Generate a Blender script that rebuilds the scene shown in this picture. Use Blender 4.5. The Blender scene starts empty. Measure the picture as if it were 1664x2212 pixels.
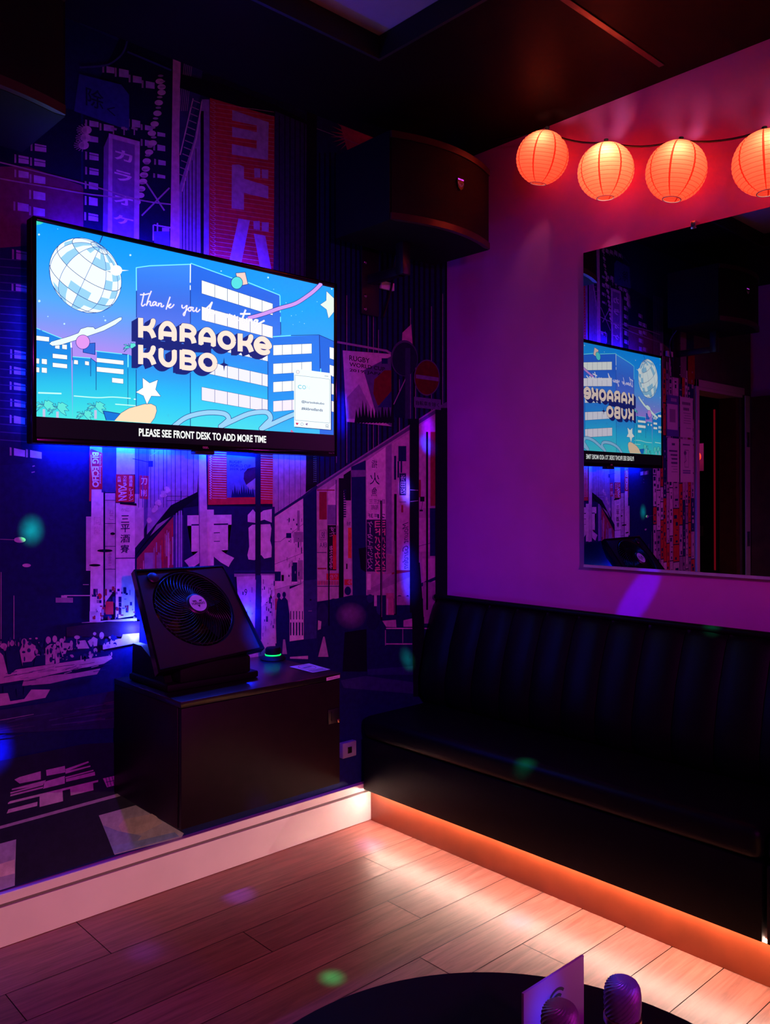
import bpy, bmesh, math, random
from mathutils import Vector, Matrix
from math import sin, cos, pi, radians

sc = bpy.context.scene
COL = sc.collection

# ------------------------------------------------------------------ camera
CAMH, CAX, CAY, F, CX, CY = 1.25, -2.639, -2.465, 1819.0, 832.0, 1077.0
FX, FY = 0.679, 0.734                      # horizontal viewing direction
cam_d = bpy.data.cameras.new('camera')
cam = bpy.data.objects.new('camera', cam_d)
COL.objects.link(cam)
cam.location = (CAX, CAY, CAMH)
cam.rotation_euler = (radians(90), 0, -math.atan2(FX, FY))
cam_d.sensor_fit = 'VERTICAL'
cam_d.sensor_height = 36.0
cam_d.lens = F / 2212.0 * 36.0
cam_d.shift_y = (CY - 1106.0) / 2212.0
cam_d.clip_start = 0.02
sc.camera = cam

# ------------------------------------------------------------------ view, world, lamps of the room
sc.view_settings.view_transform = 'Standard'
sc.view_settings.look = 'None'
sc.view_settings.gamma = 1.0
sc.view_settings.exposure = 0.0
sc.view_settings.use_curve_mapping = False
w = bpy.data.worlds.new('night')
sc.world = w
w.use_nodes = True
w.node_tree.nodes['Background'].inputs[0].default_value = (0.004, 0.002, 0.008, 1)
w.node_tree.nodes['Background'].inputs[1].default_value = 0.3


def lamp(name, kind, loc, color, energy, aim=None, **kw):
    d = bpy.data.lights.new(name, kind)
    d.color = color
    d.energy = energy
    for k, v in kw.items():
        setattr(d, k, v)
    o = bpy.data.objects.new(name, d)
    COL.objects.link(o)
    o.location = loc
    if aim is not None:
        o.rotation_euler = (Vector(aim) - Vector(loc)).to_track_quat('-Z', 'Y').to_euler()
    return o


MAGENTA = (1.12, 0.02, 1.0)
# ceiling wash lamp behind the camera, thrown at the mural wall
mg = lamp('magenta_wash', 'SPOT', (-2.0, -3.45, 1.85), MAGENTA, 115, aim=(-1.1, 0, 0.85),
          spot_size=radians(58), spot_blend=1.0, shadow_soft_size=0.10)
mg.scale = (1.55, 1.0, 1.0)
# second wash lamp across the room, reaching the mirror wall
lamp('violet_wash', 'SPOT', (-2.8, -2.9, 2.5), (0.45, 0.0, 1.0), 9, aim=(0, -0.9, 1.2),
     spot_size=radians(75), spot_blend=1.0, shadow_soft_size=0.1)
# warm light strip under the added ledge behind the camera, skimming the floor
al = lamp('ledge_strip', 'AREA', (-1.5, -3.05, 0.1288), (1.0, 0.42, 0.10), 30, aim=(-1.5, 0.0, -1.2), shape='RECTANGLE', size=2.6, size_y=0.004)


# ------------------------------------------------------------------ pixel -> place (photo measured on real planes)
def ray(u, v):
    k = (u - CX) / F
    return (FX + FY * k, FY - FX * k, (CY - v) / F)


def on_y(u, v, y=0.0):
    r = ray(u, v)
    t = (y - CAY) / r[1]
    return Vector((CAX + r[0] * t, y, CAMH + r[2] * t))


def on_x(u, v, x=0.0):
    r = ray(u, v)
    t = (x - CAX) / r[0]
    return Vector((x, CAY + r[1] * t, CAMH + r[2] * t))


def on_z(u, v, z=0.0):
    r = ray(u, v)
    t = (z - CAMH) / r[2]
    return Vector((CAX + r[0] * t, CAY + r[1] * t, z))


def s2l(c):
    out = []
    for x in c[:3]:
        x /= 255.0
        out.append(x / 12.92 if x <= 0.04045 else ((x + 0.055) / 1.055) ** 2.4)
    return tuple(out)


# ------------------------------------------------------------------ materials
def mat(name, color=(0.5, 0.5, 0.5), rough=0.5, metal=0.0, spec=0.5, emit=None, strength=0.0, noise=0.0, nscale=40.0,
        bump=0.0, bscale=200.0, attr=None, coat=0.0):
    m = bpy.data.materials.new(name)
    m.use_nodes = True
    nt = m.node_tree
    b = nt.nodes['Principled BSDF']
    b.inputs['Base Color'].default_value = (*color, 1)
    b.inputs['Roughness'].default_value = rough
    b.inputs['Metallic'].default_value = metal
    b.inputs['Specular IOR Level'].default_value = spec
    b.inputs['Coat Weight'].default_value = coat
    src = None
    if attr:
        a = nt.nodes.new('ShaderNodeAttribute')
        a.attribute_name = attr
        src = a.outputs['Color']
    if noise > 0:
        tc = nt.nodes.new('ShaderNodeTexCoord')
        n = nt.nodes.new('ShaderNodeTexNoise')
        n.inputs['Scale'].default_value = nscale
        n.inputs['Detail'].default_value = 5
        nt.links.new(tc.outputs['Object'], n.inputs['Vector'])
        mr = nt.nodes.new('ShaderNodeMapRange')
        mr.inputs['From Min'].default_value = 0.3
        mr.inputs['From Max'].default_value = 0.7
        mr.inputs['To Min'].default_value = 1.0 - noise
        mr.inputs['To Max'].default_value = 1.0 + noise * 0.4
        nt.links.new(n.outputs['Fac'], mr.inputs['Value'])
        mx = nt.nodes.new('ShaderNodeMix')
        mx.data_type = 'RGBA'
        mx.blend_type = 'MULTIPLY'
        mx.inputs['Factor'].default_value = 1.0
        if src:
            nt.links.new(src, mx.inputs['A'])
        else:
            mx.inputs['A'].default_value = (*color, 1)
        cmb = nt.nodes.new('ShaderNodeCombineColor')
        for i in range(3):
            nt.links.new(mr.outputs['Result'], cmb.inputs[i])
        nt.links.new(cmb.outputs['Color'], mx.inputs['B'])
        src = mx.outputs['Result']
    if src:
        nt.links.new(src, b.inputs['Base Color'])
    if bump > 0:
        tc2 = nt.nodes.new('ShaderNodeTexCoord')
        n2 = nt.nodes.new('ShaderNodeTexNoise')
        n2.inputs['Scale'].default_value = bscale
        n2.inputs['Detail'].default_value = 4
        nt.links.new(tc2.outputs['Object'], n2.inputs['Vector'])
        bp = nt.nodes.new('ShaderNodeBump')
        bp.inputs['Strength'].default_value = bump
        bp.inputs['Distance'].default_value = 0.002
        nt.links.new(n2.outputs['Fac'], bp.inputs['Height'])
        nt.links.new(bp.outputs['Normal'], b.inputs['Normal'])
    if emit:
        b.inputs['Emission Color'].default_value = (*emit, 1)
        b.inputs['Emission Strength'].default_value = strength
    return m


def screen_mat(name, strength=1.0):
    m = bpy.data.materials.new(name)
    m.use_nodes = True
    nt = m.node_tree
    b = nt.nodes['Principled BSDF']
    b.inputs['Base Color'].default_value = (0.004, 0.004, 0.005, 1)
    b.inputs['Roughness'].default_value = 0.35
    b.inputs['Specular IOR Level'].default_value = 0.2
    a = nt.nodes.new('ShaderNodeAttribute')
    a.attribute_name = 'Col'
    nt.links.new(a.outputs['Color'], b.inputs['Emission Color'])
    b.inputs['Emission Strength'].default_value = strength
    return m


M = {}
M['mural'] = mat('mural_print', rough=0.42, spec=0.06, attr='Col', noise=0.22, nscale=55)
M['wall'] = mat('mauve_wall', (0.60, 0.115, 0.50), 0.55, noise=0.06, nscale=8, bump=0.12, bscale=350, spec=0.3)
M['wall_dark'] = mat('dark_wall', (0.10, 0.07, 0.09), 0.7, noise=0.3, nscale=12)
M['soffit'] = mat('ceiling_board', (0.010, 0.0045, 0.0045), 0.5, noise=0.3, nscale=3, spec=0.03)
M['soffit_edge'] = mat('soffit_edge_paint', (0.004, 0.003, 0.004), 0.6)
M['ceiling'] = mat('grey_ceiling', (0.30, 0.24, 0.30), 0.8, noise=0.05)
M['baseboard'] = mat('white_baseboard', (0.80, 0.74, 0.72), 0.4, noise=0.07, nscale=6)
M['groove'] = mat('groove_shadow_gap', (0.16, 0.12, 0.13), 0.7)
M['black'] = mat('black_plastic', (0.006, 0.006, 0.007), 0.35, noise=0.1)
M['black_matte'] = mat('black_matte', (0.005, 0.0045, 0.005), 0.65, noise=0.2, spec=0.15)
M['piano'] = mat('gloss_black', (0.004, 0.004, 0.005), 0.15, spec=0.3)
M['laminate'] = mat('black_brown_laminate', (0.013, 0.008, 0.008), 0.45, noise=0.2, nscale=30, spec=0.2)
M['laminate_top'] = mat('black_laminate_top', (0.010, 0.008, 0.010), 0.3, noise=0.2, nscale=30)
M['leather'] = mat('black_vinyl', (0.0035, 0.0032, 0.0042), 0.42, noise=0.2, nscale=20, bump=0.25, bscale=260, spec=0.12)
M['kick'] = mat('orange_wood', (0.31, 0.055, 0.018), 0.38, noise=0.22, nscale=9, bump=0.05)
M['chrome'] = mat('polished_metal', (0.6, 0.6, 0.62), 0.2, metal=1.0)
M['dark_metal'] = mat('dark_metal', (0.05, 0.05, 0.055), 0.35, metal=0.8)
M['paper'] = mat('white_paper', (0.8, 0.78, 0.8), 0.6, noise=0.04)
M['print'] = mat('printed_paper', (0.8, 0.8, 0.8), 0.5, attr='Col')
M['grille'] = mat('black_speaker_mesh', (0.003, 0.0025, 0.0025), 0.6, spec=0.2, noise=0.4, nscale=150, bump=0.6, bscale=500)
M['red_trim'] = mat('brown_red_trim', (0.045, 0.014, 0.012), 0.35)
M['mic_mesh'] = mat('silver_mesh', (0.34, 0.30, 0.36), 0.5, metal=0.7, spec=0.3)
M['mic_ring'] = mat('copper_ring', (0.55, 0.30, 0.22), 0.3, metal=1.0)
M['mic_body'] = mat('dark_handle', (0.02, 0.02, 0.022), 0.35, metal=0.3)
M['white_plastic'] = mat('white_plastic', (0.6, 0.6, 0.64), 0.4)
M['fan_face'] = mat('satin_black_face', (0.006, 0.004, 0.0065), 0.42, noise=0.1)
M['door_wood'] = mat('red_brown_veneer', (0.10, 0.025, 0.02), 0.45, noise=0.4, nscale=14)
M['frame_paint'] = mat('pink_white_frame', (0.55, 0.45, 0.48), 0.5)
M['grey_metal'] = mat('grey_edge_paint', (0.45, 0.47, 0.52), 0.4, noise=0.08)
M['led_blue'] = mat('blue_led', (0.1, 0.1, 0.1), emit=(0.0, 0.10, 1.0), strength=16)
M['led_blue_soft'] = mat('blue_led_soft', (0.1, 0.1, 0.1), emit=(0.01, 0.03, 1.0), strength=5)
M['led_warm'] = mat('warm_led', (0.1, 0.1, 0.1), emit=(1.0, 0.68, 0.53), strength=46)
M['led_green'] = mat('green_ring', (0.02, 0.1, 0.04), emit=(0.0, 1.0, 0.16), strength=1.2)
M['led_red'] = mat('red_line', (0.1, 0.01, 0.01), emit=(0.6, 0.005, 0.03), strength=0.35)
M['bulb'] = mat('warm_bulb', (0.8, 0.8, 0.8), emit=(1.0, 0.75, 0.5), strength=9)
M['cord'] = mat('black_cord', (0.01, 0.006, 0.008), 0.6)
M['violet_highlight'] = mat('violet_glint', (0.05, 0.02, 0.05), emit=(0.75, 0.05, 1.0), strength=1.0)  # glow stands in for a highlight on the speaker badge
M['outlet'] = mat('outlet_plastic', (0.22, 0.22, 0.30), 0.5)
M['card'] = mat('card_board', (0.34, 0.28, 0.36), 0.5)
M['pink_wall'] = mat('pink_wall', (0.75, 0.5, 0.65), 0.6)

mm = bpy.data.materials.new('mirror_glass')
mm.use_nodes = True
b_ = mm.node_tree.nodes['Principled BSDF']
b_.inputs['Base Color'].default_value = (0.46, 0.46, 0.48, 1)
b_.inputs['Metallic'].default_value = 1.0
b_.inputs['Roughness'].default_value = 0.0
M['mirror'] = mm


def lantern_mat():
    m = bpy.data.materials.new('lit_lantern_paper')
    m.use_nodes = True
    nt = m.node_tree
    for n in list(nt.nodes):
        nt.nodes.remove(n)
    out = nt.nodes.new('ShaderNodeOutputMaterial')
    a = nt.nodes.new('ShaderNodeAttribute')
    a.attribute_name = 'Col'
    tr = nt.nodes.new('ShaderNodeBsdfTranslucent')
    df = nt.nodes.new('ShaderNodeBsdfDiffuse')
    mix = nt.nodes.new('ShaderNodeMixShader')
    mix.inputs[0].default_value = 0.3
    em = nt.nodes.new('ShaderNodeEmission')
    em.inputs['Strength'].default_value = 0.26
    add = nt.nodes.new('ShaderNodeAddShader')
    nt.links.new(a.outputs['Color'], tr.inputs['Color'])
    nt.links.new(a.outputs['Color'], df.inputs['Color'])
    nt.links.new(a.outputs['Color'], em.inputs['Color'])
    nt.links.new(tr.outputs[0], mix.inputs[1])
    nt.links.new(df.outputs[0], mix.inputs[2])
    nt.links.new(mix.outputs[0], add.inputs[0])
    nt.links.new(em.outputs[0], add.inputs[1])
    nt.links.new(add.outputs[0], out.inputs['Surface'])
    return m


M['lantern'] = lantern_mat()


def floor_mat():
    m = mat('wood_laminate', rough=0.36, spec=0.6)
    nt = m.node_tree
    b = nt.nodes['Principled BSDF']
    a = nt.nodes.new('ShaderNodeAttribute')
    a.attribute_name = 'Col'
    tc = nt.nodes.new('ShaderNodeTexCoord')
    mp = nt.nodes.new('ShaderNodeMapping')
    mp.inputs['Scale'].default_value = (2.2, 26, 1)
    nt.links.new(tc.outputs['Object'], mp.inputs['Vector'])
    addv = nt.nodes.new('ShaderNodeVectorMath')
    addv.operation = 'MULTIPLY_ADD'
    addv.inputs[1].default_value = (40, 40, 40)
    nt.links.new(a.outputs['Color'], addv.inputs[0])
    nt.links.new(mp.outputs['Vector'], addv.inputs[2])
    n1 = nt.nodes.new('ShaderNodeTexNoise')
    n1.inputs['Scale'].default_value = 1.6
    n1.inputs['Detail'].default_value = 8
    n1.inputs['Roughness'].default_value = 0.62
    n1.inputs['Distortion'].default_value = 1.2
    nt.links.new(addv.outputs[0], n1.inputs['Vector'])
    mp2 = nt.nodes.new('ShaderNodeMapping')
    mp2.inputs['Scale'].default_value = (6, 160, 1)
    nt.links.new(tc.outputs['Object'], mp2.inputs['Vector'])
    n2 = nt.nodes.new('ShaderNodeTexNoise')
    n2.inputs['Scale'].default_value = 1.0
    n2.inputs['Detail'].default_value = 4
    nt.links.new(mp2.outputs['Vector'], n2.inputs['Vector'])
    r1 = nt.nodes.new('ShaderNodeValToRGB')
    r1.color_ramp.elements[0].position = 0.32
    r1.color_ramp.elements[0].color = (0.55, 0.52, 0.52, 1)
    r1.color_ramp.elements[1].position = 0.62
    r1.color_ramp.elements[1].color = (1, 1, 1, 1)
    nt.links.new(n1.outputs['Fac'], r1.inputs['Fac'])
    r2 = nt.nodes.new('ShaderNodeValToRGB')
    r2.color_ramp.elements[0].position = 0.35
    r2.color_ramp.elements[0].color = (0.86, 0.85, 0.85, 1)
    r2.color_ramp.elements[1].position = 0.55
    r2.color_ramp.elements[1].color = (1, 1, 1, 1)
    nt.links.new(n2.outputs['Fac'], r2.inputs['Fac'])
    mx1 = nt.nodes.new('ShaderNodeMix'); mx1.data_type = 'RGBA'; mx1.blend_type = 'MULTIPLY'
    mx1.inputs['Factor'].default_value = 1
    nt.links.new(a.outputs['Color'], mx1.inputs['A'])
    nt.links.new(r1.outputs['Color'], mx1.inputs['B'])
    mx2 = nt.nodes.new('ShaderNodeMix'); mx2.data_type = 'RGBA'; mx2.blend_type = 'MULTIPLY'
    mx2.inputs['Factor'].default_value = 1
    nt.links.new(mx1.outputs['Result'], mx2.inputs['A'])
    nt.links.new(r2.outputs['Color'], mx2.inputs['B'])
    nt.links.new(mx2.outputs['Result'], b.inputs['Base Color'])
    bp = nt.nodes.new('ShaderNodeBump')
    bp.inputs['Strength'].default_value = 0.25
    bp.inputs['Distance'].default_value = 0.0012
    nt.links.new(n2.outputs['Fac'], bp.inputs['Height'])
    nt.links.new(bp.outputs['Normal'], b.inputs['Normal'])
    return m


M['floor'] = floor_mat()


# ------------------------------------------------------------------ objects
def link(o, parent=None):
    COL.objects.link(o)
    if parent is not None:
        o.parent = parent


def origin_of(p):
    v = Vector((0, 0, 0))
    while p is not None:
        v += Vector(p.location)
        p = p.parent
    return v


def obj(name, bm, material, parent=None, smooth=None, kind=None):
    """link a bmesh given in world coordinates as ONE mesh object (under its parent, if any)"""
    off = origin_of(parent)
    if off.length > 0:
        bmesh.ops.translate(bm, verts=bm.verts, vec=-off)
    me = bpy.data.meshes.new(name)
    bm.normal_update()
    bm.to_mesh(me)
    bm.free()
    me.materials.append(material)
    if smooth is not None:
        me.shade_smooth()
        me.set_sharp_from_angle(angle=radians(smooth))
    o = bpy.data.objects.new(name, me)
    link(o, parent)
    if kind:
        o['kind'] = kind
    return o


def tag(o, label, cat, group=None, kind=None):
    o['label'] = label
    o['category'] = cat
    if group:
        o['group'] = group
    if kind:
        o['kind'] = kind
    return o


def thing(name, label, cat, loc=(0, 0, 0), group=None):
    o = bpy.data.objects.new(name, None)
    o.empty_display_size = 0.05
    link(o)
    o.location = loc
    return tag(o, label, cat, group)


def dup(root, loc, label, rot=None):
    r = root.copy(); COL.objects.link(r); r.location = loc
    r['label'] = label
    if rot is not None:
        r.rotation_euler = rot
    for ch in list(root.children):
        c = ch.copy(); COL.objects.link(c); c.parent = r
        for g in list(ch.children):
            d = g.copy(); COL.objects.link(d); d.parent = c
    return r


def NB():
    return bmesh.new()


def box(bm, x0, x1, y0, y1, z0, z1, bevel=0.0, seg=2):
    g = bmesh.ops.create_cube(bm, size=1.0)
    vs = g['verts']
    for v in vs:
        v.co = Vector((x0 + (v.co.x + 0.5) * (x1 - x0), y0 + (v.co.y + 0.5) * (y1 - y0), z0 + (v.co.z + 0.5) * (z1 - z0)))
    if bevel > 0:
        es = list({e for v in vs for e in v.link_edges})
        bmesh.ops.bevel(bm, geom=es, offset=bevel, segments=seg, profile=0.5, affect='EDGES')
    return bm


def lathe(bm, prof, center=(0, 0, 0), n=32, axis=None, cap=True):
    """prof: list of (radius, height)"""
    rings = []
    c = Vector(center)
    R = Matrix.Identity(3)
    if axis is not None:
        R = Vector(axis).to_track_quat('Z', 'Y').to_matrix()
    for r, z in prof:
        rings.append([bm.verts.new(c + R @ Vector((r * cos(2 * pi * i / n), r * sin(2 * pi * i / n), z))) for i in range(n)])
    for a, b in zip(rings, rings[1:]):
        for i in range(n):
            j = (i + 1) % n
            bm.faces.new((a[i], a[j], b[j], b[i]))
    if cap:
        if prof[0][0] > 1e-6:
            bm.faces.new(list(reversed(rings[0])))
        if prof[-1][0] > 1e-6:
            bm.faces.new(rings[-1])
    return bm


def tube(bm, pts, r, n=8, cap=True):
    pts = [Vector(p) for p in pts]
    rings = []
    up = Vector((0, 0, 1))
    for i, p in enumerate(pts):
        d = (pts[min(i + 1, len(pts) - 1)] - pts[max(i - 1, 0)]).normalized()
        a = d.cross(up)
        if a.length < 1e-3:
            a = d.cross(Vector((0, 1, 0)))
        a.normalize()
        b = a.cross(d)
        rr = r[i] if isinstance(r, (list, tuple)) else r
        rings.append([bm.verts.new(p + a * rr * cos(2 * pi * k / n) + b * rr * sin(2 * pi * k / n)) for k in range(n)])
    for A_, B_ in zip(rings, rings[1:]):
        for k in range(n):
            j = (k + 1) % n
            bm.faces.new((A_[k], A_[j], B_[j], B_[k]))
    if cap:
        bm.faces.new(list(reversed(rings[0])))
        bm.faces.new(rings[-1])
    return bm


def prism(bm, poly, d):
    """poly: list of 3-D points, extruded by vector d"""
    a = [bm.verts.new(Vector(p)) for p in poly]
    b = [bm.verts.new(Vector(p) + Vector(d)) for p in poly]
    n = len(a)
    bm.faces.new(a)
    bm.faces.new(list(reversed(b)))
    for i in range(n):
        j = (i + 1) % n
        bm.faces.new((a[j], a[i], b[i], b[j]))
    bmesh.ops.recalc_face_normals(bm, faces=bm.faces)
    return bm


# ------------------------------------------------------------------ flat printing: polygons and lettering on a plane
_tc = {}


def text_shape(s, bold=0.0, shear=0.0):
    key = (s, bold, shear)
    if key in _tc:
        return _tc[key]
    cu = bpy.data.curves.new('lettering', 'FONT')
    cu.body = s
    cu.offset = bold
    cu.shear = shear
    cu.resolution_u = 3
    cu.fill_mode = 'FRONT'
    o = bpy.data.objects.new('lettering', cu)
    COL.objects.link(o)
    dg = bpy.context.evaluated_depsgraph_get()
    dg.update()
    me = bpy.data.meshes.new_from_object(o.evaluated_get(dg))
    vs = [(v.co.x, v.co.y) for v in me.vertices]
    fs = [list(p.vertices) for p in me.polygons]
    bpy.data.objects.remove(o)
    bpy.data.curves.remove(cu)
    bpy.data.meshes.remove(me)
    if vs:
        x0 = min(v[0] for v in vs); x1 = max(v[0] for v in vs)
        y0 = min(v[1] for v in vs); y1 = max(v[1] for v in vs)
        asp = (x1 - x0) / max(y1 - y0, 1e-6)
        vs = [((v[0] - x0) / max(x1 - x0, 1e-6), (v[1] - y0) / max(y1 - y0, 1e-6)) for v in vs]
    else:
        asp = 1
    _tc[key] = (vs, fs, asp)
    return _tc[key]


def smooth_path(p, n=6):
    out = []
    for i in range(len(p) - 1):
        p0 = p[max(i - 1, 0)]; p1 = p[i]; p2 = p[i + 1]; p3 = p[min(i + 2, len(p) - 1)]
        for k in range(n):
            t = k / n
            out.append(tuple(0.5 * ((2 * p1[j]) + (-p0[j] + p2[j]) * t + (2 * p0[j] - 5 * p1[j] + 4 * p2[j] - p3[j]) * t * t
                                    + (-p0[j] + 3 * p1[j] - 3 * p2[j] + p3[j]) * t ** 3) for j in (0, 1)))
    out.append(tuple(p[-1]))
    return out


class Paint:
    """prints flat shapes; place(u, v) -> point on the plane; nrm = direction towards the viewer"""

    def __init__(self, place, nrm, step=0.0001):
        self.place, self.nrm, self.step = place, Vector(nrm), step
        self.v, self.f, self.c = [], [], []
        self.layer = 0
        self.k = 0
        self.tf = lambda x, y: (x, y)

    def up(self, n=1):
        self.layer += n

    def use(self, sx=1.0, ox=0.0, oy=0.0):
        self.tf = lambda x, y: (ox + x / sx, oy + y / sx)

    def pt(self, p, raw=False):
        q = p if raw else self.tf(*p)
        return self.place(*q) + self.nrm * self.lift()

    def lift(self):
        # each shape sits a hair above the one printed before it
        return self.layer * self.step + (self.k % 48) * self.step / 60.0

    def raw(self, pts3, cols):
        b = len(self.v)
        self.k += 1
        self.v += pts3
        self.c += cols
        self.f.append(list(range(b, b + len(pts3))))

    def poly(self, pts, col):
        cols = col if isinstance(col, list) else [col] * len(pts)
        self.raw([self.pt(p) for p in pts], cols)

    def rect(self, x0, y0, x1, y1, col):
        self.poly([(x0, y0), (x1, y0), (x1, y1), (x0, y1)], col)

    def prect(self, x0, y0, x1, y1, col):
        """rectangle square to the plane between two opposite corners"""
        a, b = self.pt((x0, y0)), self.pt((x1, y1))
        self.raw(self.corners(a, b), [col] * 4)

    def corners(self, a, b):
        c = Vector((b.x, b.y, a.z)); d = Vector((a.x, a.y, b.z))
        return [a, c, b, d]

    def ell(self, cx, cy, rx, ry, col, n=20, a0=0.0, a1=2 * pi):
        full = abs(a1 - a0 - 2 * pi) < 1e-6
        k = n if full else n + 1
        self.poly([(cx + rx * cos(a0 + (a1 - a0) * i / n), cy + ry * sin(a0 + (a1 - a0) * i / n)) for i in range(k)], col)

    def line(self, pts, wd, col, curve=0, closed=False):
        if curve:
            pts = smooth_path(pts, curve)
        if closed:
            pts = list(pts) + [pts[0]]
        for (x0, y0), (x1, y1) in zip(pts, pts[1:]):
            dx, dy = x1 - x0, y1 - y0
            L = math.hypot(dx, dy)
            if L < 1e-6:
                continue
            nx, ny = -dy / L * wd / 2, dx / L * wd / 2
            self.poly([(x0 + nx, y0 + ny), (x1 + nx, y1 + ny), (x1 - nx, y1 - ny), (x0 - nx, y0 - ny)], col)
        if len(pts) > 2:
            for x, y in pts[1:-1]:
                self.ell(x, y, wd / 2, wd / 2, col, 10)

    def grad(self, pts, fn, n=14):
        """convex polygon whose print colour runs with the row: fn(v) -> colour"""
        ys = [p[1] for p in pts]
        y0, y1 = min(ys), max(ys)
        for i in range(n):
            a, b = y0 + (y1 - y0) * i / n, y0 + (y1 - y0) * (i + 1) / n
            q = clip_y(clip_y(pts, a, True), b, False)
            if len(q) >= 3:
                self.poly(q, [fn(p[0], p[1]) for p in q])

    def text(self, s, tl, br, col, bold=0.0, mirror=False, rot=0, shear=0.0):
        vs, fs, _ = text_shape(s, bold, shear)
        self.k += 1
        a, b = self.pt(tl), self.pt(br)
        base = len(self.v)
        for x, y in vs:
            if rot == 1:
                x, y = y, 1 - x
            elif rot == -1:
                x, y = 1 - y, x
            if mirror:
                x = 1 - x
            h = a.lerp(Vector((b.x, b.y, a.z)), x)
            self.v.append(Vector((h.x, h.y, b.z + (a.z - b.z) * y)))
            self.c.append(col)
        for f in fs:
            self.f.append([base + i for i in f])

    def vtext(self, s, tl, br, col, bold=0.0, mirror=False):
        n = len(s)
        for i, ch in enumerate(s):
            ya = tl[1] + (br[1] - tl[1]) * (i + 0.06) / n
            yb = tl[1] + (br[1] - tl[1]) * (i + 0.94) / n
            xa, xb = tl[0], br[0]
            if ch == 'ー':
                m = (xa + xb) / 2; d = (xb - xa) * 0.09
                self.prect(m - d, ya, m + d, yb, col)
                continue
            if ch == '・':
                m = (ya + yb) / 2; d = (xb - xa) * 0.12
                self.ell((xa + xb) / 2, m, d, d, col, 8)
                continue
            self.text(ch, (xa, ya), (xb, yb), col, bold, mirror)

    def build(self, name, material, parent=None, shift=None):
        off = origin_of(parent)
        me = bpy.data.meshes.new(name)
        me.from_pydata([tuple(p - off) for p in self.v], [], self.f)
        at = me.color_attributes.new('Col', 'FLOAT_COLOR', 'POINT')
        flat = []
        for c in self.c:
            flat += [c[0], c[1], c[2], 1.0]
        at.data.foreach_set('color', flat)
        # make every printed face look towards the viewer
        bm = bmesh.new()
        bm.from_mesh(me)
        bm.normal_update()
        bad = [f for f in bm.faces if f.normal.dot(self.nrm) < 0]
        if bad:
            bmesh.ops.reverse_faces(bm, faces=bad)
        bm.to_mesh(me)
        bm.free()
        me.materials.append(material)
        o = bpy.data.objects.new(name, me)
        link(o, parent)
        return o


def clip_y(pts, y, keep_above):
    out = []
    n = len(pts)
    for i in range(n):
        p, q = pts[i], pts[(i + 1) % n]
        ip = p[1] >= y if keep_above else p[1] <= y
        iq = q[1] >= y if keep_above else q[1] <= y
        if ip:
            out.append(p)
        if ip != iq:
            t = (y - p[1]) / (q[1] - p[1])
            out.append((p[0] + (q[0] - p[0]) * t, y))
    return out


# ------------------------------------------------------------------ the setting
CEIL, XB, YN, DX0, DX1 = 2.67, -3.22, -3.7, -3.04, -2.395       # ceiling height, back wall, near wall, doorway
T = 0.12
# mural wall with its doorway
bm = NB()
box(bm, DX1, 0.12, 0.0, T, 0, 2.95)
box(bm, XB - T, DX0, 0.0, T, 0, 2.95)
box(bm, DX0, DX1, 0.0, T, 1.92, 2.95)
obj('wall_left', bm, M['wall_dark'], kind='structure')
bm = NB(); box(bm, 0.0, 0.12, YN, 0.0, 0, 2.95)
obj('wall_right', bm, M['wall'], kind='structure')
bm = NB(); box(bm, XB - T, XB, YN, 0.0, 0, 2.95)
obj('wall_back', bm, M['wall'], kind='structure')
bm = NB(); box(bm, XB - T, 0.12, YN - T, YN, 0, 2.95)
obj('wall_near', bm, M['wall_dark'], kind='structure')
# ceiling: dark dropped border round a pale raised field
bm = NB()
cx0, cx1, cy0, cy1 = -2.3, -0.80, -2.9, -0.45
box(bm, cx1, 0.0, YN, 0.0, CEIL, 2.84)
box(bm, XB, cx0, YN, 0.0, CEIL, 2.84)
box(bm, cx0, cx1, cy1, 0.0, CEIL, 2.84)
box(bm, cx0, cx1, YN, cy0, CEIL, 2.84)
so = obj('ceiling', bm, M['soffit'], kind='structure')
bm = NB()
e = 0.012
box(bm, cx1 - e, cx1 - 0.0005, cy0, cy1, CEIL - 0.004, 2.74)
box(bm, cx0 + 0.0005, cx0 + e, cy0, cy1, CEIL - 0.004, 2.74)
box(bm, cx0 + e, cx1 - e, cy1 - e, cy1 - 0.0005, CEIL - 0.004, 2.74)
box(bm, cx0 + e, cx1 - e, cy0 + 0.0005, cy0 + e, CEIL - 0.004, 2.74)
obj('trim_1', bm, M['soffit_edge'], kind='structure')
bm = NB(); box(bm, cx0, cx1, cy0, cy1, 2.741, 2.84)
obj('ceiling', bm, M['ceiling'], kind='structure')
bm = NB(); box(bm, -0.79, -0.10, -1.066, -1.046, CEIL - 0.004, CEIL - 0.0002, 0.001)
obj('trim_2', bm, M['red_trim'], kind='structure')
# unseen ledge behind the camera, added to block the floor strip's upward light
bm = NB(); box(bm, XB, -0.6, YN, -3.0, 0.13, 0.42, 0.01); box(bm, XB, -0.6, YN, -3.10, 0.0, 0.13)
obj('light_cutoff_ledge', bm, M['leather'], kind='structure')

# floor: boards laid along the mural wall
rnd = random.Random(5)
bm = NB()
cl = bm.loops.layers.float_color.new('Col')


def floor_face(x0, x1, y0, y1, z, col):
    f = bm.faces.new([bm.verts.new((x0, y0, z)), bm.verts.new((x1, y0, z)), bm.verts.new((x1, y1, z)), bm.verts.new((x0, y1, z))])
    for l in f.loops:
        l[cl] = (*col, 1)


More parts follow.
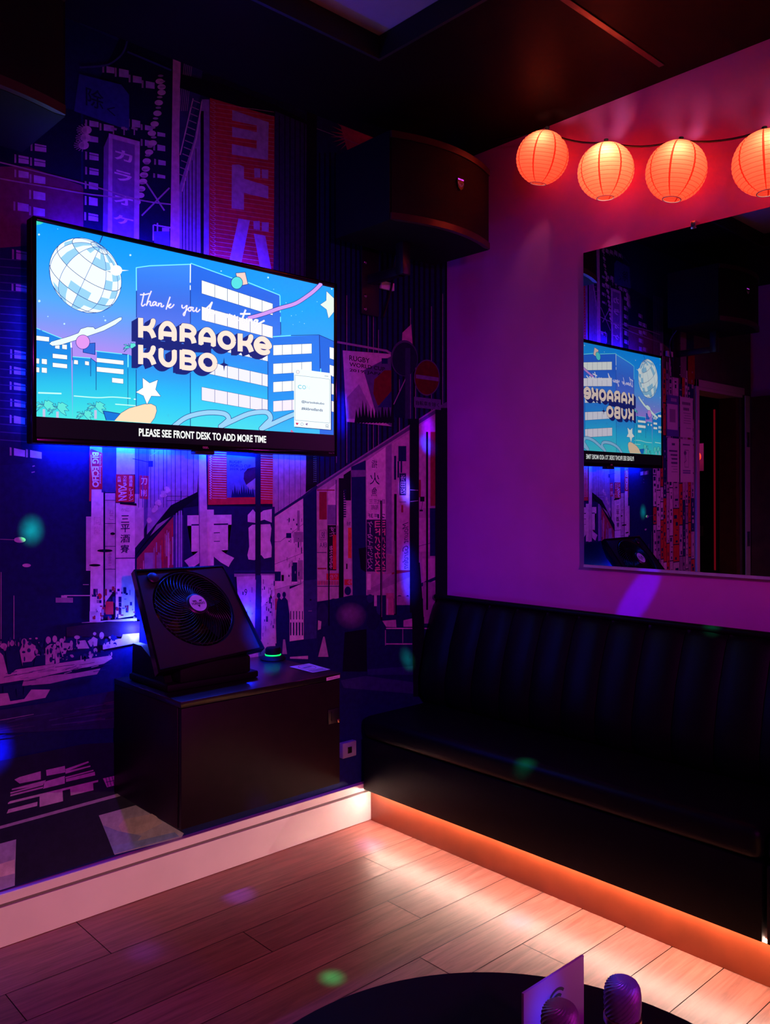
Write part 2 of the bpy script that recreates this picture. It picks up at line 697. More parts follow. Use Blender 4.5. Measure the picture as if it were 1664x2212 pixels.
floor_face(-5.2, 0.1, YN - .1, 1.6, -0.0025, (0.02, 0.012, 0.01))
PW = 0.147
known = {0: -0.70, 1: -1.29, 2: -0.857, 3: -1.62, 4: -1.011, 5: -0.75, 6: -1.4, -1: -1.62}
for i in range(-1, 23):
    y1 = -0.256 - PW * i
    y0 = y1 - PW
    if i == -1:
        y1 = 0.0
    j = known.get(i, -rnd.random() * 1.2)
    x = j + 1.2 * 2
    while x > -3.3:
        t = 0.8 + 0.4 * rnd.random()
        base = (0.40 * t, 0.14 * t, 0.10 * t * (0.95 + 0.1 * rnd.random()))
        xa, xb = max(x - 1.2, XB), min(x, 0.0)
        if xb > xa:
            floor_face(xa + 0.0012, xb - 0.0012, y0 + 0.0012, y1 - 0.0012, 0.0, base)
        x -= 1.2
floor_face(-5.0, DX1 + .5, 0.02, 1.5, -0.001, (0.05, 0.03, 0.03))
obj('floor', bm, M['floor'], kind='structure')

# baseboard with its cap strip and shadow gap under the cap
bm = NB()
box(bm, DX1 + 0.04, -0.0, -0.022, -0.0, 0.001, 0.112, 0.0015)
box(bm, DX1 + 0.04, -0.0, -0.024, -0.0, 0.122, 0.150, 0.002)
bb = obj('baseboard_left', bm, M['baseboard'], kind='structure')
bm = NB(); box(bm, DX1 + 0.04, -0.0, -0.017, -0.0, 0.110, 0.124)
g = obj('groove', bm, M['groove'], bb)

# ------------------------------------------------------------------ mural: a printed night street pasted over the wall
N = (.009, .010, .105)
N2 = (.022, .024, .16)
K = (.006, .006, .018)
L = (.80, .70, .80)
L2 = (.58, .46, .60)
L3 = (.34, .26, .40)
MD = (.14, .11, .30)
R = (.62, .025, .05)
R2 = (.30, .02, .06)
O = (.80, .16, .05)
BL = (.03, .04, .30)
P = Paint(lambda u, v: on_y(u, v, -0.0012), (0, -1, 0), 0.00012)
rnd = random.Random(11)


def wall_rect(x0, x1, z0, z1, col):
    n = P.nrm * P.lift() + Vector((0, -0.0012, 0))
    P.raw([Vector((x0, 0, z0)) + n, Vector((x1, 0, z0)) + n, Vector((x1, 0, z1)) + n, Vector((x0, 0, z1)) + n], [col] * 4)


wall_rect(DX1 + 0.02, -0.001, 0.145, CEIL - 0.001, N)
P.up()
# --- sky and dark tower at the upper left
P.use(1)
P.poly([(-330, 150), (175, 240), (175, 470), (-330, 300)], (.006, .006, .045))
P.poly([(-330, 360), (60, 360), (175, 400), (230, 470), (66, 540), (-330, 560)], (.16, .02, .10))
P.poly([(280, 40), (375, 80), (372, 540), (180, 500), (180, 240)], (.006, .006, .04))
P.up()
P.poly([(-60, 540), (70, 530), (70, 1000), (-60, 1010)], (.008, .008, .085))
P.up()
W1 = (.42, .34, .62)
for a in [(75, 310, 100, 326), (40, 335, 62, 352), (74, 342, 98, 358), (40, 368, 62, 383), (73, 378, 98, 395), (72, 412, 98, 430),
          (38, 437, 62, 455), (72, 447, 97, 465), (193, 260, 213, 273), (193, 293, 212, 306), (193, 329, 213, 345), (193, 362, 213, 377),
          (192, 393, 212, 408), (192, 425, 211, 443), (191, 460, 212, 476), (230, 143, 247, 157), (257, 148, 278, 166), (287, 163, 306, 178),
          (315, 175, 334, 190), (224, 268, 246, 282), (285, 258, 303, 274), (313, 270, 330, 281), (340, 285, 357, 294), (313, 302, 330, 315),
          (340, 312, 357, 325), (342, 345, 358, 356), (340, 376, 357, 384),
          (35, 540, 60, 560), (34, 613, 58, 630), (31, 756, 56, 774), (30, 792, 55, 808), (30, 826, 55, 842), (31, 863, 55, 878), (30, 898, 54, 914),
          (30, 968, 54, 984), (65, 972, 90, 988)]:
    dy = (a[2] - a[0]) * 0.2
    P.poly([(a[0], a[1]), (a[2], a[1] + dy), (a[2], a[3] + dy * .6), (a[0], a[3])], W1)
    P.poly([(a[0] - 9, a[1] - 2), (a[0] - 5, a[1] - 1), (a[0] - 5, a[3]), (a[0] - 9, a[3])], L3)
for y in range(560, 960, 17):
    P.poly([(0, y - 2), (66, y + 3), (66, y + 5), (0, y)], (.05, .05, .2))
P.up()
for a in [(75, 314, 100), (40, 340, 62), (74, 347, 98), (193, 333, 213), (193, 366, 213), (191, 464, 212), (35, 545, 60), (34, 618, 58), (31, 761, 56), (30, 797, 55), (30, 831, 55), (31, 868, 55)]:
    P.poly([(a[0], a[1]), (a[2], a[1] + 4), (a[2], a[1] + 5.5), (a[0], a[1] + 1.5)], N)
# string of paper lamps climbing the tower
for x, y in [(345, 176), (349, 188), (349, 200), (343, 222), (340, 245), (334, 268), (328, 288), (330, 309), (322, 329), (317, 348), (315, 365), (311, 378), (309, 392), (305, 408), (303, 422), (295, 437)]:
    P.ell(x, y, 9, 6, L2)
    P.ell(x + 2, y - 12, 6, 2.5, L3)
for x, y in [(187, 281), (185, 298), (181, 314)]:
    P.ell(x, y, 11, 9, L2)
    for k in range(9):
        t = k * 0.7
        P.line([(x, y), (x - 22 * abs(cos(t)), y + 14 * sin(t))], 1.6, L3)
# blue signs
P.poly([(172, 5), (257, 42), (255, 88), (172, 52)], (.02, .03, .16))
P.poly([(171, 160), (262, 183), (279, 205), (279, 282), (160, 240)], (.03, .045, .28))
P.line([(275, 40), (277, 75), (268, 110), (250, 130), (225, 142), (172, 146)], 4, (.05, .06, .25), curve=5)
P.line([(275, 112), (370, 152)], 4, (.04, .05, .25))
P.up()
P.text('除', (185, 186), (224, 240), (.01, .012, .07), 0.01)
P.text('く', (231, 226), (250, 252), (.01, .012, .07), 0.01)
# vertical karaoke sign
P.poly([(224, 318), (236, 290), (236, 520), (222, 520)], (.16, .12, .34))
P.poly([(235, 288), (302, 306), (300, 545), (232, 545)], (.48, .38, .66))
for x in (245, 268, 290):
    P.line([(x, 292), (x, 274)], 3, L3)
    P.line([(x - 6, 276), (x + 7, 280)], 5, L3)
P.up()
P.poly([(243, 300), (291, 313), (289, 530), (242, 525)], (.19, .13, .37))
P.up()
for ch, a, b in [('カ', (247, 320), (286, 354)), ('ラ', (247, 365), (285, 397)), ('オ', (246, 417), (287, 448)), ('ケ', (245, 461), (288, 490))]:
    P.text(ch, a, b, (.70, .60, .85), 0.03)
P.line([(-100, 330), (0, 351), (100, 376), (200, 402), (300, 432), (372, 442)], 3, L3, curve=3)
P.line([(-100, 366), (0, 386), (90, 402), (200, 421), (300, 430)], 3, L3, curve=3)
P.line([(316, 396), (355, 455)], 3.5, L3); P.line([(306, 466), (366, 406)], 3.5, L3)
P.line([(331, 486), (331, 520)], 3, W1); P.line([(340, 482), (340, 540)], 3, W1); P.line([(332, 486), (368, 492)], 3, W1)
P.rect(350, 492, 366, 508, W1)
P.rect(333, 500, 366, 545, (.10, .10, .45))
# facade and stairs beside the pole
P.poly([(388, 400), (420, 300), (436, 215), (452, 215), (454, 570), (386, 545)], (.26, .21, .50))
P.poly([(384, 250), (400, 110), (440, 120), (432, 210), (386, 330)], (.03, .03, .16))
P.up()
for x in (394, 401, 408, 415, 423):
    P.line([(x, 420 - (x - 392) * 3.2), (x, 560)], 1.6, K)
P.rect(433, 240, 440, 575, K)
for i in range(5):
    P.line([(401 + i * 4, 108 + i), (388 + i * 4, 240)], 1.3, L3)
P.line([(417, 213), (404, 270), (389, 335)], 2.5, L2); P.line([(436, 219), (424, 300), (412, 340), (393, 414)], 2.5, L2)
for i in range(12):
    t = i / 11
    x0, y0 = 415 - 29 * t, 216 + 160 * t
    P.line([(x0, y0), (x0 + 17, y0 + 7)], 2, L3)
P.line([(386, 335), (386, 415), (393, 415)], 1.6, L3)
# pink pole
P.up()
P.poly([(374, 78), (383, 80), (391, 90), (387, 300), (388, 560), (367, 555), (371, 300)], (.55, .36, .55))
# dark beam across the top
P.up()
P.poly([(390, 160), (480, 182), (600, 230), (664, 262), (664, 296), (590, 262), (460, 215), (388, 190)], K)
P.poly([(462, 122), (545, 155), (545, 163), (462, 142)], L3)
# ヨドバ billboard
P.use(3.328, 360, 60)
P.poly([(310, 505), (775, 640), (768, 1760), (302, 1660)], (.50, .022, .055))
P.up()
for i in range(37):
    y = 545 + i * 31
    P.line([(345, y), (772, y + 62)], 3.4, (.50, .30, .34))
    P.line([(330, y - 14), (347, y - 8), (345, y + 6), (328, y + 4), (312, y - 6)], 3.4, (.50, .30, .40))
P.up()
Y = (.42, .36, .62)
for q in [[(648, 655), (733, 680), (727, 952), (645, 930)], [(470, 592), (733, 680), (733, 722), (470, 668)], [(470, 712), (648, 752), (648, 812), (470, 786)],
          [(468, 836), (727, 888), (727, 952), (468, 912)], [(468, 985), (520, 984), (555, 1000), (555, 1310), (466, 1300)], [(555, 1085), (730, 1140), (730, 1230), (555, 1188)],
          [(628, 1010), (672, 1013), (672, 1080), (630, 1078)], [(683, 1018), (730, 1022), (730, 1088), (683, 1082)],
          [(515, 1372), (598, 1385), (530, 1720), (445, 1700)], [(625, 1480), (708, 1495), (752, 1740), (672, 1730)],
          [(622, 1390), (668, 1390), (670, 1455), (625, 1448)], [(683, 1398), (733, 1400), (733, 1468), (683, 1462)]]:
    P.poly(q, Y)
# dark siding, post and corrugated facade to the right
P.use(1)
P.poly([(594, 240), (664, 270), (664, 640), (590, 620)], (.035, .018, .11))
P.poly([(683, 225), (965, 330), (965, 1060), (683, 1100)], (.010, .012, .10))
P.up()
for x in (603, 615, 626, 637, 648, 657):
    P.line([(x, 250), (x, 640)], 1.8, K)
x = 690
while x < 965:
    wd = 3.2 + 2.2 * (x - 690) / 270
    P.line([(x, 330), (x, 1080)], wd, K)
    if rnd.random() < .4:
        P.line([(x + wd * .7, 620 + rnd.random() * 200), (x + wd * .7, 1000)], 1.2, L3)
    x += 10.5 + 1.6 * rnd.random()
P.poly([(663, 200), (684, 210), (683, 1075), (655, 1080)], K)
P.poly([(735, 270), (750, 255), (829, 295), (785, 322), (768, 328), (752, 332)], (.42, .05, .13))
for k in range(9):
    t = radians(120 + k * 17)
    P.poly([(775, 280 + k * 3), (755 + 42 * cos(t), 290 + 40 * sin(t)), (775, 290 + k * 3)], (.42, .05, .13))
P.line([(684, 278), (800, 322)], 1.2, L3)
# rugby banner
P.up()
P.line([(728, 739), (780, 748), (835, 758), (844, 764)], 4.5, L3)
P.poly([(740, 757), (844, 765), (846, 921), (748, 911)], (.60, .46, .60))
P.up()
P.poly([(785, 800), (844, 770), (846, 921), (815, 905)], (.10, .08, .22))
P.poly([(748, 860), (775, 830), (800, 880), (800, 905), (748, 905)], L3)
P.up()
P.text('RUGBY', (754, 767.5), (798, 785), K, 0.012)
P.text('WORLD CUP', (754.5, 782.4), (831, 802), K, 0.012)
P.text('2019, JAPAN', (754.5, 796), (836, 815), K, 0.012)
P.rect(824, 774, 837, 786, N)
P.poly([(830, 800), (845, 800), (845, 880), (815, 875), (806, 850), (808, 820)], (.16, .012, .02))
P.poly([(845, 845), (845, 880), (815, 880)], N2)
for k in range(12):
    x = 765 + k * 7
    P.poly([(x, 915), (x + 4, 885 - rnd.random() * 22), (x + 10, 912)], K)
# roof edge under the facade
P.poly([(583, 1118), (680, 1052), (940, 882), (965, 868), (965, 895), (690, 1078), (592, 1138)], (.10, .08, .22))
P.up()
P.line([(590, 1112), (680, 1052), (945, 880)], 3, L3)
P.line([(592, 1128), (690, 1068), (960, 892)], 5, K)
P.build_marker = len(P.f)
# ---- shop signs under the roof edge (their lettering is printed reversed)
P.use(4.2536, 680, 980)
P.poly([(12, 330), (330, 120), (700, -110), (1110, -370), (1110, 1520), (12, 1520)], (.46, .36, .50))
P.up()
P.poly([(18, 345), (110, 300), (112, 1350), (18, 1350)], L2)
P.poly([(120, 330), (200, 270), (215, 660), (120, 660)], L)
P.poly([(265, 430), (332, 430), (332, 1150), (268, 1150)], L2)
P.poly([(470, 70), (648, -60), (650, 605), (476, 605)], L)
P.poly([(650, -60), (705, -95), (705, 920), (650, 920)], (.28, .19, .42))
P.poly([(705, -90), (865, -190), (868, 1080), (748, 1080), (705, 400)], L2)
P.poly([(950, -250), (1060, -320), (1060, 500), (955, 500)], L2)
P.up()
P.rect(38, 350, 108, 605, R2)
P.rect(113, 470, 190, 652, (.22, .18, .40))
P.rect(18, 340, 180, 330, R2)
P.rect(18, 905, 106, 911, N)
P.rect(22, 1048, 106, 1062, R2)
P.line([(42, 705), (104, 702), (104, 788), (44, 790)], 2.5, N, closed=True)
P.text('脱', (55, 715), (92, 775), N, 0, True)
P.text('ERA', (42, 820), (106, 858), N, 0.0, True)
P.rect(114, 655, 196, 1072, (.02, .01, .03))
P.rect(190, 240, 198, 655, N)
P.up()
P.rect(163, 745, 194, 1062, R)
P.vtext('おたからや', (132, 842), (160, 1062), L, 0.015, True)
P.vtext('すた', (128, 672), (188, 760), L2, 0.0, True)
P.rect(105, 1100, 222, 1160, R)
P.text('やめ', (135, 1108), (210, 1150), L2, 0.0, True)
for x in range(24, 218, 12):
    P.rect(x, 1168, x + 6, 1205, R2 if x % 24 else R)
P.rect(20, 1215, 220, 1222, N)
P.rect(218, 225, 262, 1370, K)
P.poly([(262, 195), (330, 150), (330, 430), (280, 430), (262, 330)], K)
for y in range(330, 580, 22):
    P.rect(262, y, 285, y + 12, N)
P.text('鮭', (288, 625), (328, 660), N, 0, True)
P.rect(303, 680, 335, 960, O)
P.vtext('りん', (308, 720), (330, 900), R, 0.0, True)
P.rect(270, 1155, 338, 1206, R)
P.text('ゆ', (300, 1160), (335, 1200), L2, 0, True)
P.rect(285, 1010, 298, 1060, K)
P.poly([(332, 120), (465, 60), (470, 1345), (345, 1345)], (.012, .012, .13))
P.up()
P.poly([(333, 152), (462, 150), (464, 210), (336, 215)], (.20, .15, .34))
P.poly([(400, 870), (470, 860), (470, 1090), (420, 1060)], K)
P.text('指', (520, 55), (572, 132), N, 0, True)
P.text('火', (503, 172), (592, 285), N, 0.0, True)
P.text('魚', (517, 308), (568, 392), N, 0, True)
P.text('目代三三', (497, 418), (640, 460), N, 0, True)
P.text('船館', (515, 468), (580, 512), N, 0, True)
P.text('3F', (487, 552), (532, 588), N, 0.01, True)
P.text('2F', (545, 555), (645, 592), N, 0.01, True)
P.rect(473, 605, 652, 1083, (.024, .016, .09))
P.up()
P.vtext('ケータイデジカメ', (480, 618), (532, 1065), L2, 0.01, True)
P.vtext('ヨドバシカメラ', (548, 612), (600, 1110), (.75, .25, .36), 0.035, True)
P.vtext('ヨドバシカメラ', (608, 612), (646, 1110), (.75, .25, .36), 0.035, True)
P.rect(725, 20, 745, 240, N); P.rect(757, 70, 772, 220, N)
P.rect(765, -70, 838, 70, N); P.rect(785, 70, 800, 175, N)
P.rect(775, 180, 836, 382, (.02, .02, .10))
P.line([(775, 445), (836, 443)], 4, N)
P.rect(792, 472, 810, 540, R2)
P.up()
P.text('ホ田辺', (784, 195), (830, 372), L2, 0.01, True, rot=1)
P.text('Mount Garden', (802, 630), (856, 1055), (.05, .04, .14), 0.0, True, rot=1, shear=0.4)
P.rect(704, 1070, 870, 1112, R2)
P.poly([(700, 1110), (880, 1085), (880, 1130), (480, 1300), (480, 1250), (600, 1190)], L3)
P.poly([(478, 1100), (512, 1105), (512, 1250), (478, 1250)], L)
P.poly([(660, 920), (720, 940), (745, 1080), (655, 1110)], (.40, .25, .36))
for (x0, y0, x1, y1) in [(1060, -200, 1106, 480), ]:
    P.rect(x0, y0, x1, y1, R2)
P.rect(955, 590, 1060, 900, L2)
P.rect(985, 960, 1100, 1180, L2)
P.rect(1055, 500, 1105, 940, N)
P.line([(950, 850), (1106, 810)], 4, N)
P.poly([(950, 1200), (1106, 1130), (1106, 1160), (950, 1235)], N)
P.rect(965, 395, 1005, 440, K); P.rect(960, 515, 990, 530, K)
P.line([(990, 440), (975, 520)], 4, N)
P.poly([(955, 240), (972, 240), (972, 400), (955, 400)], R2)
# passers-by
P.up()
P.poly([(18, 1360), (200, 1330), (330, 1300), (700, 1300), (700, 1330), (1110, 1330), (1110, 2300), (12, 2300)], (.010, .010, .095))
P.up()
for (x, y, rx, ry, c) in [(70, 1480, 50, 110, (.02, .02, .12)), (530, 1490, 70, 130, (.010, .010, .07)),
                          (505, 1330, 30, 40, N2), (590, 1390, 30, 90, N2), (775, 1350, 35, 50, N), (780, 1420, 40, 70, N), (850, 1330, 18, 30, N), (300, 1260, 30, 40, N), (170, 1370, 40, 40, N)]:
    P.ell(x, y, rx, ry, c)
for k in range(9):
    t = k / 8
    P.up()
    P.ell(330 - 10 * t, 1490 - 20 * t, 155 - 110 * t, 135 - 100 * t, (.012 + .15 * t, .012 + .08 * t, .10 + .16 * t), 26)
P.rect(650, 1280, 722, 1480, (.50, .18, .28))
P.rect(540, 1300, 565, 1400, L2)
P.rect(725, 1310, 880, 1390, L3)
P.rect(990, 1180, 1110, 1500, L3)
P.up()
P.rect(655, 1330, 668, 1480, L2)
P.poly([(615, 1535), (740, 1525), (745, 1595), (650, 1590)], (.50, .38, .50))
P.poly([(810, 1530), (900, 1510), (905, 1590), (810, 1590)], L2)
P.poly([(1000, 1500), (1100, 1500), (1100, 1560), (1000, 1560)], L3)
P.rect(650, 1600, 1090, 1609, L); P.rect(650, 1742, 890, 1752, L2); P.rect(1025, 1700, 1070, 1755, L3)
P.rect(640, 1620, 648, 1760, L3); P.rect(800, 1610, 806, 1745, L3)
P.poly([(72, 1680), (85, 1680), (120, 1865), (25, 1865)], (.42, .30, .48))
P.poly([(25, 1530), (55, 1540), (50, 1610), (22, 1620)], L2)
P.poly([(270, 1640), (470, 1610), (475, 2000), (250, 2000)], K)
P.poly([(480, 1980), (900, 1950), (900, 2030), (480, 2030)], N2)
P.poly([(230, 2080), (460, 2040), (910, 2100), (910, 2205), (260, 2150)], (.03, .03, .16))
P.rect(598, 430, 616, 1530, K)
P.rect(725, 370, 747, 1480, K)
P.rect(1018, -200, 1036, 1435, K)
P.rect(119, 660, 130, 1580, K)
P.rect(608, 430, 612, 1500, L3); P.rect(728, 800, 732, 1470, L3)
# street-sign post, road signs
P.up()
P.rect(868, -320, 952, 1460, K)
P.poly([(868, 1000), (960, 1000), (1000, 1560), (1010, 2230), (900, 2230), (890, 1560)], K)
P.rect(1103, -420, 1212, 2240, K)
P.up()
P.line([(870, 332), (945, 336)], 6, L3); P.line([(872, 440), (945, 432)], 6, L3)
P.use(1)
P.poly([(868, 719), (887, 701), (890, 745), (867, 738)], (.52, .30, .45))
P.ell(872, 774, 29, 39, (.07, .05, .16), 28)
P.up()
P.ell(873, 776, 27, 36, (.012, .012, .05), 28)
P.poly([(875, 818), (849, 874), (853, 902), (881, 903)], (.006, .006, .045))
P.line([(875, 818), (849, 874)], 2, L3)
P.rect(874, 752, 885, 905, (.03, .03, .11))
P.ell(921, 816, 28, 39, (.09, .06, .18), 28)
P.up()
P.ell(921, 816, 26, 36.5, (.10, .006, .012), 28)
P.prect(893, 857, 951, 886, (.11, .10, .26))
P.up()
P.prect(897, 809, 946, 824, (.16, .14, .30))
P.text('自転車を除く', (897, 865), (947, 880), K, 0.01)
# --- white building and post between the screen and the shop signs
P.use(4.0975, 560, 1000)
P.poly([(110, -80), (410, -80), (405, 290), (112, 470)], (.46, .34, .56))
P.poly([(110, 480), (382, 315), (388, 1060), (108, 1130)], L)
P.poly([(108, 1130), (262, 1090), (262, 1600), (90, 1650)], L2)
P.rect(408, -80, 505, 190, K)
P.up()
for x in (163, 212, 260, 310, 360):
    P.line([(x, -80), (x, 460 - (x - 110) * .6)], 2.6, N)
for i in range(14):
    y = -60 + i * 17
    P.line([(472, y + 6), (498, y), (498, y + 8)], 4, (.12, .5, .42))
P.line([(108, 700), (180, 695), (382, 540)], 3, N); P.line([(108, 905), (382, 795)], 3, N); P.line([(108, 1128), (388, 1050)], 3, N)
for i in range(46):
    x = 230 + rnd.random() * 140; y = 480 + rnd.random() * 560
    P.rect(x, y, x + 3 + rnd.random() * 9, y + 8 + rnd.random() * 45, N if rnd.random() < .4 else L3)
P.rect(232, 620, 278, 665, N); P.rect(300, 610, 382, 700, L3); P.rect(330, 420, 352, 600, L3)
P.rect(280, 880, 330, 1050, N); P.rect(335, 860, 380, 1030, L3)
P.poly([(262, 1115), (388, 1060), (388, 1560), (262, 1578)], (.74, .62, .72))
P.rect(130, 960, 185, 1045, N); P.rect(190, 990, 212, 1045, K)
P.rect(110, 1200, 185, 1300, (.45, .08, .16))
P.up()
for i in range(5):
    P.rect(268 + i * 26, 1310, 276 + i * 26, 1385, N); P.rect(266 + i * 26, 1410, 278 + i * 26, 1525, N)
P.poly([(140, 1390), (150, 1230), (165, 1185), (190, 1210), (214, 1180), (245, 1215), (262, 1340), (262, 1760), (150, 1760)], N)
P.ell(166, 1172, 17, 24, N); P.ell(214, 1165, 16, 25, N)
P.poly([(95, 1600), (500, 1560), (500, 1900), (95, 1900)], N)
P.poly([(205, 1560), (222, 1560), (240, 1690), (196, 1690)], L3)
P.poly([(385, 290), (500, 200), (512, 1900), (388, 1900)], (.010, .010, .11))
P.up()
P.poly([(390, 1040), (506, 1030), (500, 1550), (392, 1562)], (.035, .035, .19))
P.rect(440, 1205, 456, 1217, K); P.rect(428, 1306, 460, 1311, L3)
P.line([(105, 480), (382, 300), (505, 205)], 22, (.02, .02, .12))
P.poly([(265, 1715), (425, 1705), (425, 1735), (265, 1730)], L2)
# --- left half below the screen
P.up()
P.use(3.0815, 160, 960)
P.poly([(75, 480), (112, 480), (112, 840), (75, 840)], L2)
P.poly([(112, 300), (190, 300), (192, 1060), (170, 1180), (100, 1180)], L)
P.poly([(202, 325), (270, 325), (270, 960), (198, 1060)], L2)
P.poly([(272, 390), (402, 390), (398, 1140), (268, 1160)], L)
P.poly([(277, 20), (400, 20), (400, 200), (277, 200)], L2)
P.rect(178, 20, 277, 320, (.05, .05, .26))
P.rect(100, -20, 182, 60, (.40, .30, .60))
P.poly([(402, 20), (500, 20), (500, 480), (402, 690)], (.12, .10, .34))
P.poly([(400, 330), (460, 330), (460, 620), (400, 690)], L2)
P.poly([(500, 20), (830, 20), (815, 318), (640, 405), (480, 600)], (.34, .26, .54))
P.up()
P.poly([(97, 40), (112, 30), (185, 60), (183, 298), (112, 298), (108, 378), (96, 378)], R)
P.poly([(275, 198), (398, 205), (396, 382), (272, 385)], R)
P.poly([(430, 205), (492, 210), (488, 366), (430, 360)], (.55, .03, .10))
P.up()
P.text('BIG ECHO', (116, 52), (160, 285), (.9, .8, .85), 0.03, rot=1)
P.text('Karaoke Entertainment', (164, 66), (177, 262), (.8, .7, .8), 0.0, rot=1)
P.line([(108, 70), (112, 160), (125, 270)], 5, (.85, .75, .8), curve=4)
P.vtext('シーアン', (358, 290), (388, 376), (.85, .75, .8), 0.01)
P.vtext('居酒屋', (360, 208), (384, 282), (.85, .75, .8), 0.0)
P.vtext('刀削麺', (322, 210), (342, 270), (.85, .75, .8), 0.0)
P.vtext('火鍋', (284, 210), (306, 252), (.85, .75, .8), 0.0)
P.text('XIAN', (290, 262), (345, 376), (.85, .75, .8), 0.02, rot=1, shear=-0.2)
P.text('刀', (440, 225), (480, 268), (.8, .7, .8), 0.01); P.text('削', (440, 300), (480, 345), (.8, .7, .8), 0.01)
for ch, a, b in [('三', (308, 472), (362, 520)), ('平', (305, 532), (366, 584)), ('酒', (303, 600), (367, 652)), ('寮', (303, 668), (363, 722))]:
    P.text(ch, a, b, N, 0.012)
P.text('かに', (308, 425), (360, 445), L3, 0.0)
P.vtext('ねこ', (228, 432), (258, 505), L3, 0)
P.vtext('釜食三', (222, 690), (246, 830), L3, 0)
P.vtext('同庵', (128, 480), (170, 600), L2, 0)
for y in (372, 526, 678, 830):
    P.line([(202, y), (272, y)], 3.5, N)
P.line([(272, 758), (400, 756)], 5, N)
P.poly([(300, 380), (410, 392), (412, 408), (300, 398)], K)
for (x0, y0, x1, y1) in [(148, 697, 252, 717), (95, 795, 172, 812), (236, 585, 268, 603)]:
    P.ell((x0 + x1) / 2, (y0 + y1) / 2, (x1 - x0) / 2, (y1 - y0) / 2, K, 14)
for x in (192, 200, 271):
    P.line([(x, 310), (x, 1150)], 4, N)
for i in range(70):
    x = 110 + rnd.random() * 285; y = 940 + rnd.random() * 210
    P.rect(x, y, x + 4 + rnd.random() * 16, y + 4 + rnd.random() * 40, rnd.choice([N, N, L3, N2, R2]))
P.rect(205, 1045, 256, 1130, R); P.text('新', (215, 1085), (245, 1125), L2, 0)
P.ell(165, 1010, 15, 20, R)
P.rect(98, 1110, 166, 1178, L2)
# vertical pipes left of the fascia
for i, x in enumerate((425, 452, 480, 505, 530, 558, 590, 612, 642, 668, 705, 750, 790)):
    P.line([(x, 15), (x, 420 - max(0, x - 640) * .55)], (3, 5, 2)[i % 3], (N, (.10, .09, .36), K)[i % 3])
P.line([(385, 95), (520, 125)], 4, N); P.line([(505, 75), (560, 40)], 5, W1); P.rect(488, 110, 520, 150, N2)
P.line([(610, 345), (770, 345)], 3, N); P.line([(610, 375), (720, 372)], 3, N); P.line([(708, 310), (708, 360)], 4, N)
for (x, y) in [(590, 330), (555, 385), (530, 430), (500, 500), (610, 300)]:
    for k in range(5):
        P.ell(x + rnd.random() * 30 - 15, y + rnd.random() * 30 - 15, 14, 12, L2, 10)
# awning and roof edge
P.up()
P.poly([(412, 760), (655, 480), (662, 850), (412, 850)], (.36, .03, .09))
P.up()
for i in range(34):
    x = 418 + rnd.random() * 235
    yt = 760 - (x - 415) * 1.12
    a = yt + 20 + rnd.random() * 120
    P.rect(x, a, x + 2 + rnd.random() * 7, min(845, a + 60 + rnd.random() * 160), rnd.choice([L2, R, R, L3, (.8, .5, .55)]))
P.rect(463, 720, 522, 850, L3)
P.rect(655, 470, 733, 840, (.07, .06, .24))
for x in (672, 690, 704, 722):
    P.rect(x, 440, x + 9, 840, (.40, .36, .70))
P.up()
P.poly([(395, 755), (520, 590), (640, 405), (815, 316), (818, 350), (668, 462), (640, 480), (480, 650), (412, 725)], K)
P.poly([(500, 610), (545, 535), (640, 480), (600, 520)], L3)
# fascia with its two big characters
P.poly([(720, 425), (820, 410), (1330, 415), (1330, 880), (720, 850)], (.016, .010, .10))
P.up()
P.text('東', (728, 436), (1060, 812), L, 0.055)
for q in [[(1150, 470), (1185, 432), (1215, 470), (1255, 440), (1310, 430), (1310, 520), (1260, 500), (1200, 522), (1150, 515)],
          [(1155, 555), (1180, 535), (1300, 530), (1308, 560), (1300, 640), (1310, 680), (1308, 750), (1260, 760), (1240, 735), (1195, 770), (1155, 765), (1148, 735), (1160, 680)]]:
    P.poly(q, L)
P.rect(1060, 860, 1330, 880, L3); P.rect(1060, 838, 1330, 850, N2)
P.poly([(1075, 880), (1330, 870), (1335, 1420), (1110, 1420)], L2)
P.up()
P.poly([(1240, 870), (1320, 870), (1330, 1000), (1240, 1080)], L)
P.text('9', (1128, 962), (1146, 1004), N, 0)
for i in range(60):
    x = 1110 + rnd.random() * 215; y = 890 + rnd.random() * 520
    P.rect(x, y, x + 3 + rnd.random() * 10, y + 3 + rnd.random() * 40, rnd.choice([N, L3, L3, N2]))
# lower end of the red billboard with its banner
P.poly([(885, 45), (1010, 45), (1010, 400), (885, 402)], R)
P.poly([(1200, 55), (1318, 55), (1316, 395), (1000, 400), (1000, 345), (1200, 345)], R)
P.up()
for i in range(20):
    y = 52 + i * 16
    P.line([(915, y), (1008, y + 3)], 4, (.62, .40, .48)); P.line([(1232, y + 5), (1316, y + 10)], 4, (.62, .40, .48))
    P.line([(912, y - 6), (896, y), (908, y + 8)], 4, (.62, .40, .55))
P.poly([(1010, 70), (1205, 85), (1205, 350), (1012, 355)], (.10, .12, .40))
P.up()
P.text('RUGBY', (1028, 106), (1112, 128), N, 0.012); P.text('WORLD CUP', (1028, 131), (1170, 155), N, 0.012); P.text('2019, JAPAN', (1028, 156), (1180, 180), N, 0.012)
P.poly([(1125, 190), (1150, 160), (1200, 150), (1200, 265), (1140, 270), (1122, 230)], (.05, .01, .06))
P.poly([(1140, 270), (1200, 225), (1200, 300), (1160, 300)], L3)
for k in range(10):
    P.poly([(1040 + k * 15, 352), (1048 + k * 15, 300 - rnd.random() * 40), (1062 + k * 15, 352)], N)
P.rect(1200, 50, 1236, 900, (.012, .01, .05))
P.poly([(1205, 870), (1240, 870), (1240, 1300), (1195, 1300)], N2)
P.up()
P.poly([(818, 30), (872, 30), (886, 830), (828, 830)], (.62, .50, .64))
